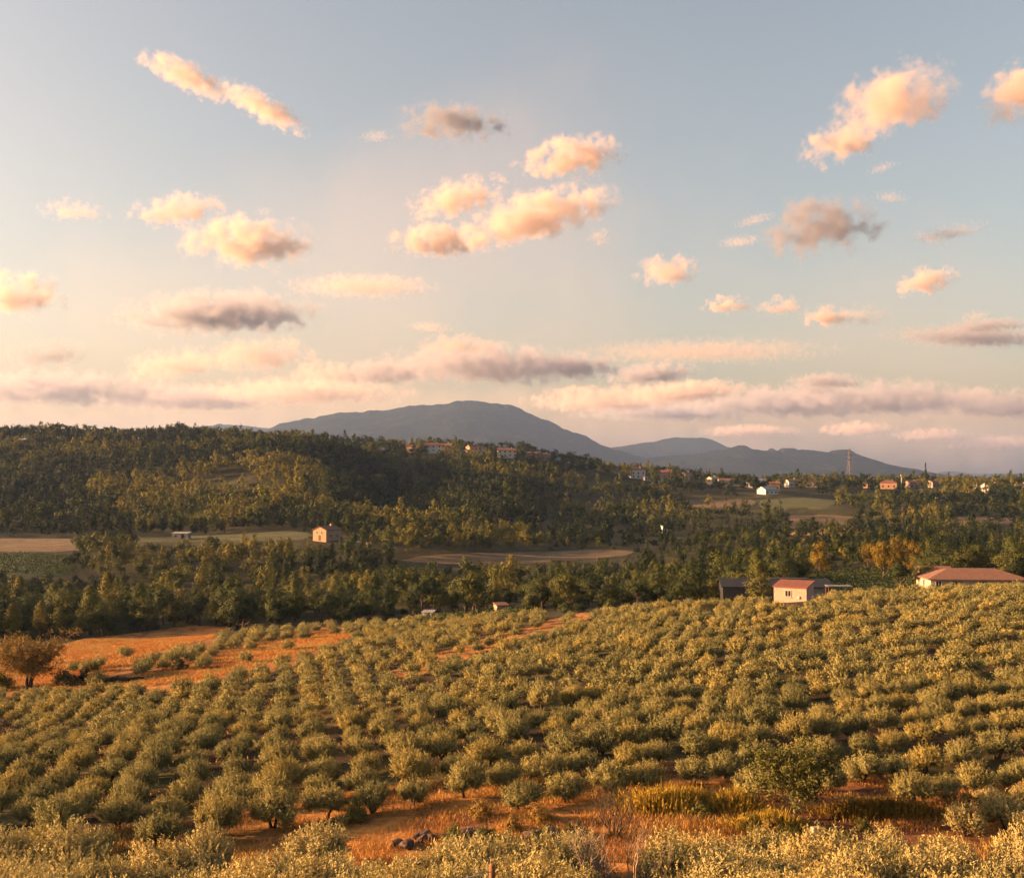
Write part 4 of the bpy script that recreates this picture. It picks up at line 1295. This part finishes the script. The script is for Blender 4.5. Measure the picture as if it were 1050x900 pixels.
# barn
base = at(793, 616, 216)
o = house('dark_barn', base, 20.5, 8.5, 3.1, R(-4), 'gable', 'dark_metal', 'dark_metal', 'long low black barn with pale roof edge behind the pink house', 'barn', rise=1.15, chimney=False, ov=.35)
mb = MB(); mb.box(-1.5, 6.5, -.18, .18, 4.44, 4.56); mb.build('ridge_cap', M['grey_sheet'], o)
dm = MB(); dm.box(6.2, 9.4, -4.32, -4.2, 0, 3.0); dm.build('door', M['grey_sheet'], o)
dm = MB(); dm.box(-8.8, -5.2, -4.32, -4.2, 0, 3.0); dm.build('door', M['dark_metal'], o)
base = at(860, 611, 207)
o = thing('lean_to_shelter', base, 'low open shelter with a flat pale roof at the end of the barn', 'shelter', rz=R(-4))
mb = MB(); mb.box(-2.3, 2.3, -1.4, 1.4, 1.85, 2.0); mb.build('roof', M['grey_sheet'], o)
for sx in (-2.1, 2.1):
    for sy in (-1.2, 1.2):
        mb = MB(); mb.box(sx - .07, sx + .07, sy - .07, sy + .07, -1, 1.847); mb.build('post', M['stake'], o)
# farmhouse with hip roof
base = at(996, 605.5, 219)
o = house('farmhouse', base, 18.2, 9.2, 2.6, R(-5), 'hip', 'cream', 'tile_dull', 'wide farmhouse with a broad orange tiled hip roof behind the crest', 'house', rise=1.9, chimney=False, ov=.7)
for cx in (-7.6, -4.6, .5, 5.5): window(o, cx, .9, 1.0, 1.3, -4.6, 'y', -1, True)
window(o, 0, .9, 1.0, 1.3, -9.1, 'x', -1, True)
rb, rs = roof_mesh('gable', 5.5, 6.0, 3.0, .4, rise=1.2)
ann = rb.build('porch_roof', M['tile_dull'], o); ann.location = (-5.6, 5.2, .1)
wm = wall_mesh('gable', 5.5, 6.0, 3.0, 1.2, .4).build('porch_wall', M['cream'], o); wm.location = (-5.6, 5.2, .1)

# ------------------------------------------------------------------ pylon, mast
def bar(mb, a, b, r_=.12):
    mb.tube([a, b], [r_, r_], 4)


pb = gp(871, 1180)
H = at(871, 459, 1180).z - pb.z
po = thing('power_pylon', pb, 'tall steel lattice power pylon standing before the mountain end', 'pylon', rz=.5)


def half(z):
    return 3.6 * (1 - z / (H * .68)) + .75 if z < H * .6 else .75 + 0 * z + .35 * max(0, 1 - (z - H * .6) / (H * .4))


lv = [0, .14, .27, .39, .50, .60, .68, .76, .84, .92, .975]
leg = []
for sx in (-1, 1):
    for sy in (-1, 1):
        mb = MB()
        for a, b in zip(lv[:-1], lv[1:]):
            bar(mb, (sx * half(a * H), sy * half(a * H), a * H), (sx * half(b * H), sy * half(b * H), b * H), .22)
        mb.build('leg', M['steel'], po)
br = MB()
for a, b in zip(lv[:-1], lv[1:]):
    ha, hb = half(a * H), half(b * H)
    for (p, q) in (((-1, -1), (1, -1)), ((1, -1), (1, 1)), ((1, 1), (-1, 1)), ((-1, 1), (-1, -1))):
        bar(br, (p[0] * ha, p[1] * ha, a * H), (q[0] * hb, q[1] * hb, b * H)); bar(br, (q[0] * ha, q[1] * ha, a * H), (p[0] * hb, p[1] * hb, b * H))
        bar(br, (p[0] * hb, p[1] * hb, b * H), (q[0] * hb, q[1] * hb, b * H))
br.build('bracing', M['steel'], po)
for z, ln in ((.70, 5.2), (.81, 6.2), (.92, 4.6)):
    ar = MB()
    for s in (-1, 1):
        bar(ar, (0, s * .7, z * H + 1.2), (s * ln, 0, z * H), .13); bar(ar, (s * .8, .7, z * H), (s * ln, 0, z * H), .13); bar(ar, (s * .8, -.7, z * H), (s * ln, 0, z * H), .13)
        bar(ar, (s * ln, 0, z * H), (s * ln, 0, z * H - 1.8), .1)
    ar.build('crossarm', M['steel'], po)
mp = gp(924, 905); mt_ = at(924, 487, 905).z - mp.z
mo = thing('mast', mp, 'slim white mast between the orange house and the tall cypress', 'mast')
mb = MB(); mb.tube([(0, 0, -1), (0, 0, mt_ * .5), (0, 0, mt_)], [.3, .25, .18], 8); mb.build('pole', M['white'], mo, True)
mb = MB(); mb.box(-.7, .7, -.3, .3, mt_ - 1.0, mt_ + .4); mb.build('antenna', M['white'], mo)

# ------------------------------------------------------------------ mountains
def mountain_mat(name, c1, c2, c3):
    m, nt, N, L = new_mat(name)
    out = N.new('ShaderNodeOutputMaterial'); b = N.new('ShaderNodeBsdfPrincipled'); tc = N.new('ShaderNodeTexCoord')
    n1 = N.new('ShaderNodeTexNoise'); n1.inputs['Scale'].default_value = .004; n1.inputs['Detail'].default_value = 10; n1.inputs['Roughness'].default_value = .65
    n2 = N.new('ShaderNodeTexNoise'); n2.inputs['Scale'].default_value = .02; n2.inputs['Detail'].default_value = 6
    L.new(tc.outputs['Object'], n1.inputs['Vector']); L.new(tc.outputs['Object'], n2.inputs['Vector'])
    r = N.new('ShaderNodeValToRGB'); r.color_ramp.elements[0].position = .38; r.color_ramp.elements[1].position = .64
    r.color_ramp.elements[0].color = (*c1, 1); r.color_ramp.elements[1].color = (*c2, 1)
    L.new(n1.outputs['Fac'], r.inputs['Fac'])
    r2 = N.new('ShaderNodeValToRGB'); r2.color_ramp.elements[0].position = .6; r2.color_ramp.elements[1].position = .72
    L.new(n2.outputs['Fac'], r2.inputs['Fac'])
    mx = N.new('ShaderNodeMix'); mx.data_type = 'RGBA'
    mx.inputs['B'].default_value = (*c3, 1) if False else mx.inputs['B'].default_value
    L.new(r2.outputs['Color'], mx.inputs['Factor'])
    L.new(r.outputs['Color'], mx.inputs[6]); mx.inputs[7].default_value = (*c3, 1)
    L.new(mx.outputs[2], b.inputs['Base Color'])
    bp = N.new('ShaderNodeBump'); bp.inputs['Strength'].default_value = .5; bp.inputs['Distance'].default_value = 15
    L.new(n2.outputs['Fac'], bp.inputs['Height']); L.new(bp.outputs['Normal'], b.inputs['Normal'])
    b.inputs['Roughness'].default_value = 1; b.inputs['Specular IOR Level'].default_value = 0
    L.new(b.outputs['BSDF'], out.inputs['Surface'])
    return m


M['mountain'] = mountain_mat('mountain_scrub', (0.007, 0.010, 0.008), (0.014, 0.017, 0.013), (0.04, 0.038, 0.037))


def mountain(name, prof, D, half_d, seed, amp):
    p = np.array([k[0] for k in prof], float); h = np.array([zrow(D, k[1]) for k in prof])
    nu, nv = 640, 110
    ps = np.linspace(p[0], p[-1], nu)
    H_ = np.interp(ps, p, h)
    k = np.exp(-.5 * (np.arange(-6, 7) / 1.1) ** 2); k /= k.sum()
    H_ = np.convolve(np.pad(H_, 6, mode='edge'), k, mode='valid')
    H_far = gsm(H_[:, None], 22.0, 0)[:, 0]
    H_ = H_ + (fbm(ps / 7, ps * 0 + seed, seed, 4) - .5) * max(amp, 90) * .17
    v = np.linspace(-1, 1, nv)
    Y = D + v * half_d
    P, VV = np.meshgrid(ps, v, indexing='ij')
    YY = np.broadcast_to(Y, P.shape)
    X = (P - 525) / F * D * (1 + v * .12)[None, :]
    b = np.clip(1 - np.abs(VV), 0, 1) ** .85
    n = fbm(X / 520, YY / 520, seed, 7, .58)
    rid = 1 - np.abs(2 * fbm(X / 420 + 3, YY / 420, seed + 9, 6) - 1)
    near_crest = b ** 9
    HH = H_far[:, None] * (1 - near_crest) + H_[:, None] * near_crest
    Z = -44 + (HH + 44) * b + amp * ((n - .5) * .75 + (rid - .7) * .28) * np.clip(b * (1 - b) * 4, 0, 1)
    V = np.stack([X, YY, Z], -1).reshape(-1, 3)
    i = np.arange((nu - 1) * nv).reshape(nu - 1, nv)[:, :-1].ravel()
    Q = np.stack([i, i + nv, i + nv + 1, i + 1], -1)
    tag(put(name, mesh_np(name, V, Q, smooth=True), M['mountain']), kind='structure')


mountain('mountain', [(215, 480), (250, 455), (275, 440), (290, 433), (308, 430), (327, 427), (347, 423), (360, 423), (377, 421), (397, 419.5), (410, 417), (430, 415), (450, 414), (460, 414), (467, 410.8), (483, 410), (503, 413), (523, 415), (533, 418), (547, 425), (553, 429), (567, 433), (573, 436), (578, 440.5), (592, 443), (600, 447), (607, 451), (623, 458), (660, 470), (720, 484), (760, 492)], 7000, 2300, 3, 120)
mountain('mountain', [(80, 470), (150, 448), (205, 437), (225, 434), (245, 435), (270, 438), (330, 444), (420, 470)], 9300, 1800, 13, 120)
mountain('mountain', [(560, 480), (600, 467), (627, 459), (650, 455), (673, 452), (684, 449.5), (693, 448), (703, 448.8), (717, 448), (724, 449), (730, 450.5), (738, 454), (747, 458), (765, 463), (800, 470), (860, 482)], 8900, 1500, 23, 90)
mountain('mountain', [(560, 492), (630, 474), (680, 467), (715, 465), (740, 461), (753, 458), (763, 455.8), (773, 460), (787, 462), (790, 459), (797, 461.8), (801, 459), (817, 460), (835, 462), (850, 463.5), (857, 461.5), (861, 460), (869, 460.4), (876, 464), (893, 471), (910, 478.6), (924, 483), (944, 485), (973, 491), (1010, 496)], 6300, 1500, 33, 95)
mountain('mountain', [(-200, 486), (100, 480), (400, 478), (700, 482), (880, 483), (930, 484), (958, 485.5), (972, 483), (985, 484), (1000, 486), (1020, 485.5), (1060, 484.5), (1120, 483), (1300, 487)], 11500, 1100, 43, 60)
mountain('mountain', [(860, 494), (900, 488), (930, 484.5), (955, 485), (975, 487.5), (1010, 490), (1060, 488), (1150, 487), (1300, 490)], 9300, 900, 53, 50)

# ------------------------------------------------------------------ haze
def haze():
    m, nt, N, L = new_mat('haze_air')
    out = N.new('ShaderNodeOutputMaterial'); v = N.new('ShaderNodeVolumePrincipled')
    v.inputs['Density'].default_value = HAZE_D
    v.inputs['Color'].default_value = (0.34, 0.52, .96, 1)
    v.inputs['Anisotropy'].default_value = 0.2
    L.new(v.outputs['Volume'], out.inputs['Volume'])
    mb = MB(); mb.box(-14200, 14200, -500, 13300, -47, 545)
    tag(mb.build('haze', m), None, None, None, 'stuff')


HAZE_D = 4.0e-5
haze()

# ------------------------------------------------------------------ clouds
SUN_EL, SUN_BACK = 12.0, -1.0      # sun: low, from the left and a little behind the camera
sun_dir = Vector((-math.cos(R(SUN_BACK)) * math.cos(R(SUN_EL)), -math.sin(R(SUN_BACK)) * math.cos(R(SUN_EL)), math.sin(R(SUN_EL))))


def cloud_mat(dims, dens, seed, fine, cover, colour):
    m, nt, N, L = new_mat('cloud_vapour')
    out = N.new('ShaderNodeOutputMaterial'); v = N.new('ShaderNodeVolumePrincipled')
    tc = N.new('ShaderNodeTexCoord')
    ln = N.new('ShaderNodeVectorMath'); ln.operation = 'LENGTH'
    # flatter underside
    sx = N.new('ShaderNodeSeparateXYZ'); cb = N.new('ShaderNodeCombineXYZ')
    L.new(tc.outputs['Object'], sx.inputs[0])
    mn = N.new('ShaderNodeMath'); mn.operation = 'MINIMUM'; mn.inputs[1].default_value = 0; L.new(sx.outputs['Z'], mn.inputs[0])
    ad = N.new('ShaderNodeMath'); ad.operation = 'MULTIPLY_ADD'; ad.inputs[1].default_value = .7; L.new(mn.outputs[0], ad.inputs[0]); L.new(sx.outputs['Z'], ad.inputs[2])
    L.new(sx.outputs['X'], cb.inputs['X']); L.new(sx.outputs['Y'], cb.inputs['Y']); L.new(ad.outputs[0], cb.inputs['Z'])
    L.new(cb.outputs[0], ln.inputs[0])
    mp_ = N.new('ShaderNodeVectorMath'); mp_.operation = 'MULTIPLY_ADD'
    s = min(dims)
    mp_.inputs[1].default_value = (dims[0] / s, dims[1] / s, dims[2] / s); mp_.inputs[2].default_value = (seed * 13.7, seed * 7.1, seed * 3.3)
    L.new(tc.outputs['Object'], mp_.inputs[0])
    nz = N.new('ShaderNodeTexNoise'); nz.inputs['Scale'].default_value = fine; nz.inputs['Detail'].default_value = 5; nz.inputs['Roughness'].default_value = .62
    L.new(mp_.outputs[0], nz.inputs['Vector'])
    # (1 - r) * 1.3 + (noise - .5) * 3.2 - cover
    a = N.new('ShaderNodeMath'); a.operation = 'MULTIPLY_ADD'; a.inputs[1].default_value = -1.9; a.inputs[2].default_value = 1.9 - 3.25 - .55 - cover * 3; L.new(ln.outputs['Value'], a.inputs[0])
    b = N.new('ShaderNodeMath'); b.operation = 'MULTIPLY_ADD'; b.inputs[1].default_value = 6.5; L.new(nz.outputs['Fac'], b.inputs[0]); L.new(a.outputs[0], b.inputs[2])
    mr = N.new('ShaderNodeMapRange'); mr.interpolation_type = 'SMOOTHSTEP'
    mr.inputs['From Min'].default_value = 0; mr.inputs['From Max'].default_value = 1.1; mr.inputs['To Max'].default_value = dens
    L.new(b.outputs[0], mr.inputs['Value'])
    e = N.new('ShaderNodeMath'); e.operation = 'LESS_THAN'; e.inputs[1].default_value = 1.0
    ln2 = N.new('ShaderNodeVectorMath'); ln2.operation = 'LENGTH'; L.new(tc.outputs['Object'], ln2.inputs[0])
    fr = N.new('ShaderNodeMapRange'); fr.inputs['From Min'].default_value = 1.0; fr.inputs['From Max'].default_value = .8; L.new(ln2.outputs['Value'], fr.inputs['Value'])
    mu = N.new('ShaderNodeMath'); mu.operation = 'MULTIPLY'; L.new(mr.outputs['Result'], mu.inputs[0]); L.new(fr.outputs['Result'], mu.inputs[1])
    L.new(mu.outputs[0], v.inputs['Density'])
    v.inputs['Color'].default_value = (*colour, 1); v.inputs['Anisotropy'].default_value = .15
    L.new(v.outputs['Volume'], out.inputs['Volume'])
    return m


def ico():
    import bmesh
    bm = bmesh.new(); bmesh.ops.create_icosphere(bm, subdivisions=3, radius=1.03)
    me = bpy.data.meshes.new('cloud'); bm.to_mesh(me); bm.free()
    return me


CLOUD_H = 1500.0
# px, py, width px, height px, tilt degrees (clockwise in the picture), thickness, noise scale, cover, label
CLOUDS = [
    (190, 80, 110, 32, 24, 4, 1.0, -.05, 'long slanting streak of peach cloud high in the sky, its upper end'),
    (268, 112, 110, 30, 28, 4, 1.0, -.05, 'lower half of the long slanting streak of peach cloud'),
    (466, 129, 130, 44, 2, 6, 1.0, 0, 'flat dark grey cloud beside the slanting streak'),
    (585, 166, 118, 54, -8, 9, 1.0, 0, 'plump peach cloud topping the central cloud group'),
    (470, 206, 120, 44, -14, 7, 1.0, .02, 'soft peach cloud on the near side of the central group'),
    (550, 226, 175, 58, -14, 9, 1.0, 0, 'long bright peach cloud along the base of the central group'),
    (450, 249, 110, 44, 0, 8, 1.0, 0, 'low peach tail of the central cloud group'),
    (182, 218, 110, 38, -6, 5, 1.0, .02, 'small peach cloud just above the ragged peach one'),
    (256, 252, 145, 66, 2, 9, 1.0, 0, 'ragged broad peach cloud with a hooked dark end'),
    (75, 218, 90, 28, 0, 2, 1.1, .08, 'faint wisp of pink cloud near the picture edge'),
    (22, 306, 90, 58, 0, 9, 1.0, 0, 'compact cloud cut off by the picture edge above the forest'),
    (918, 108, 130, 86, -18, 9, 1.0, 0, 'largest towering peach cloud high over the plain'),
    (868, 148, 100, 52, -14, 7, 1.0, .03, 'ragged lower part of the towering peach cloud'),
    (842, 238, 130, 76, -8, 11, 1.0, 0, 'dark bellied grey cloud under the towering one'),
    (1046, 100, 80, 70, -12, 9, 1.0, 0, 'cloud cut off by the picture edge beside the towering one'),
    (950, 290, 68, 36, -12, 7, 1.0, 0, 'small slanting peach cloud below the dark bellied cloud'),
    (684, 281, 74, 40, 0, 5, 1.0, 0, 'small pink puff right of the central group'),
    (745, 314, 56, 24, 0, 5, 1.0, 0, 'first of three little pink puffs in a line'),
    (800, 316, 56, 28, 0, 4, 1.0, .03, 'middle and faintest of three little pink puffs in a line'),
    (848, 327, 56, 28, 0, 6, 1.0, 0, 'brightest of three little pink puffs in a line'),
    (225, 325, 225, 50, -2, 9, 1.0, 0, 'long rolling peach and grey cloud above the forest ridge'),
    (370, 295, 170, 24, 0, 1.6, 1.0, 0, 'thin pale streak beside the long rolling cloud'),
    (395, 384, 130, 34, -3, 6, 1.0, 0, 'grey cloud at the near end of the bank over the main mountain'),
    (500, 378, 230, 50, 1, 9, 1.0, 0, 'broadest grey cloud of the bank over the main mountain'),
    (590, 378, 110, 34, 2, 8, 1.0, 0, 'grey cloud in the middle of the bank over the main mountain'),
    (668, 385, 110, 28, -4, 8, 1.0, 0, 'grey tail of the cloud bank over the mountain'),
    (470, 356, 90, 28, 0, 3, 1.0, 0, 'small pink cloud top above the bank over the main mountain'),
    (180, 376, 120, 40, -8, 4, 1.0, 0, 'pink broken cloud over the forest ridge, slanting upward'),
    (265, 368, 130, 46, -4, 4, 1.0, 0, 'pink cloud in the middle of the broken field over the forest ridge'),
    (335, 385, 90, 30, 4, 3, 1.0, 0, 'last pink scrap of the broken field before the mountain'),
    (48, 366, 100, 36, -5, 4, 1.0, 0, 'soft grey cloud patch near the edge over the forest'),
    (60, 403, 280, 46, 0, 6, 1.0, 0, 'flat grey bank low over the forest ridge'),
    (190, 411, 260, 34, 0, 5, 1.0, 0, 'thin grey end of the flat bank over the forest ridge'),
    (310, 404, 240, 34, 0, 4, 1.0, 0, 'low pink layer between the ridge and the mountain'),
    (1000, 347, 200, 20, 3, 3.5, 1.0, 0, 'thin dusky streak low at the far side'),
    (1010, 335, 110, 18, -3, 3, 1.0, 0, 'thin pink edge above the dusky streak'),
    (700, 404, 160, 30, -3, 5, 1.0, 0, 'small pink cloud between the bank and the far plain'),
    (620, 412, 180, 34, 0, 4, 1.0, 0, 'low broken pink cloud beyond the mountain shoulder'),
    (690, 424, 220, 26, 0, 5, 1.0, 0, 'thin grey streak low over the second mountain'),
    (800, 416, 240, 40, 1, 7, 1.0, 0, 'grey bank low over the far plain, near end'),
    (905, 412, 260, 44, 1, 7, 1.0, 0, 'grey bank low over the far plain, thick middle'),
    (1020, 418, 220, 40, 1, 7, 1.0, 0, 'grey bank low over the far plain, cut by the picture edge'),
    (835, 400, 70, 22, -5, 4, 1.0, 0, 'pink puff on top of the grey bank over the far plain'),
    (770, 443, 110, 16, 0, 4, 1.0, 0, 'lowest pink cloud strip above the jagged mountain'),
    (880, 441, 90, 20, 0, 4, 1.0, 0, 'bright pink puffs low above the mountain end'),
    (955, 447, 90, 18, 0, 4, 1.0, 0, 'bright pink puffs low above the far ridge'),
    (1020, 455, 110, 18, 0, 3, 1.0, 0, 'pink strip low above the houses at the far side'),
    (845, 392, 90, 20, 0, 5, 1.0, 0, 'small dark streak over the long grey bank'),
    (720, 362, 300, 22, 0, .8, 1.0, 0, 'pale thin veil between the puffs and the banks'),
    (890, 325, 56, 34, 0, 2.5, 1.2, .08, 'small ragged grey scrap beside the brightest pink puff'),
    (975, 240, 90, 22, -10, 2, 1.2, .08, 'thin grey shreds below the towering cloud'),
    (525, 360, 2600, 520, 0, .46, .5, .0, 'thin high veil added over the whole lower sky'),  # added layer that lends the middle sky a cream tone
    (525, 452, 1700, 100, 0, .5, .6, -.3, 'pale even veil of cloud along the whole horizon'),
    (615, 245, 30, 24, 0, 3, 1.2, .05, 'tiny grey scrap under the central cloud group'),
]
for k in range(11):
    CLOUDS.append((random.uniform(20, 1030), random.uniform(120, 400), random.uniform(35, 80), random.uniform(10, 18), random.uniform(-20, 12), random.uniform(.5, 1.5), 1.3, .06, 'tiny torn wisp of cloud drifting alone between the larger clouds'))
ICO = ico()
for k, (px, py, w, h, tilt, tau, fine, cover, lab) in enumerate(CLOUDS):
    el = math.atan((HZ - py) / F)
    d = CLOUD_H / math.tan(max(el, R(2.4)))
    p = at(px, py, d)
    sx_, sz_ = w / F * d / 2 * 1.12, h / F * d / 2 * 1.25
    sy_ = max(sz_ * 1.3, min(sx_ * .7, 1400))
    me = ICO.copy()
    me.materials.append(cloud_mat((sx_, sy_, sz_), 0.62 * tau / (sz_ * 2), k + 1, 1.9 * fine, cover + .025, (.37, .37, .43) if 'dark grey' in lab or 'bellied grey' in lab else (.48, .48, .55) if 'grey' in lab or 'dusky' in lab else (.71, .60, .55)))  # grey ones: shade on the cloud is put into its albedo
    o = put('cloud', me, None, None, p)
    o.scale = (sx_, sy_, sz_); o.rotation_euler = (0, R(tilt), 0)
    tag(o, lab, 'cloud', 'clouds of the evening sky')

# ------------------------------------------------------------------ light
w = bpy.data.worlds.new('World'); SC.world = w; w.use_nodes = True
nt = w.node_tree; nt.nodes.clear()
out = nt.nodes.new('ShaderNodeOutputWorld'); bg = nt.nodes.new('ShaderNodeBackground'); sk = nt.nodes.new('ShaderNodeTexSky')
sk.sky_type = 'NISHITA'; sk.sun_disc = False
sk.sun_elevation = R(SUN_EL)
sk.sun_rotation = math.atan2(sun_dir.x, sun_dir.y)
sk.altitude = 200; sk.air_density = 1.0; sk.dust_density = 5.0; sk.ozone_density = 1.2
bg.inputs['Strength'].default_value = 0.057
tn = nt.nodes.new('ShaderNodeVectorMath'); tn.operation = 'MULTIPLY'; tn.inputs[1].default_value = (1.29, 1.01, .81)
nt.links.new(sk.outputs['Color'], tn.inputs[0]); nt.links.new(tn.outputs['Vector'], bg.inputs['Color']); nt.links.new(bg.outputs['Background'], out.inputs['Surface'])
sl = bpy.data.lights.new('sun', 'SUN'); sl.energy = 5.0; sl.angle = R(.6); sl.color = (1.0, .545, .25)
so = bpy.data.objects.new('sun', sl); COL.objects.link(so)
so.rotation_euler = (-sun_dir).to_track_quat('-Z', 'Y').to_euler()
so.location = (-60, -20, 60)

# ------------------------------------------------------------------ render settings
SC.view_settings.view_transform = 'Standard'
SC.view_settings.look = 'None'
SC.view_settings.exposure = 2.35
SC.view_settings.gamma = 1.0
cy = SC.cycles
SC.render.engine = 'CYCLES'
cy.use_denoising = True
try: cy.denoiser = 'OPENIMAGEDENOISE'
except Exception: pass
cy.max_bounces = 6; cy.diffuse_bounces = 2; cy.glossy_bounces = 1; cy.transmission_bounces = 3; cy.volume_bounces = 4; cy.transparent_max_bounces = 8
cy.volume_step_rate = 1.0; cy.volume_max_steps = 96
cy.use_adaptive_sampling = True; cy.adaptive_threshold = 0.02
cy.caustics_reflective = False; cy.caustics_refractive = False
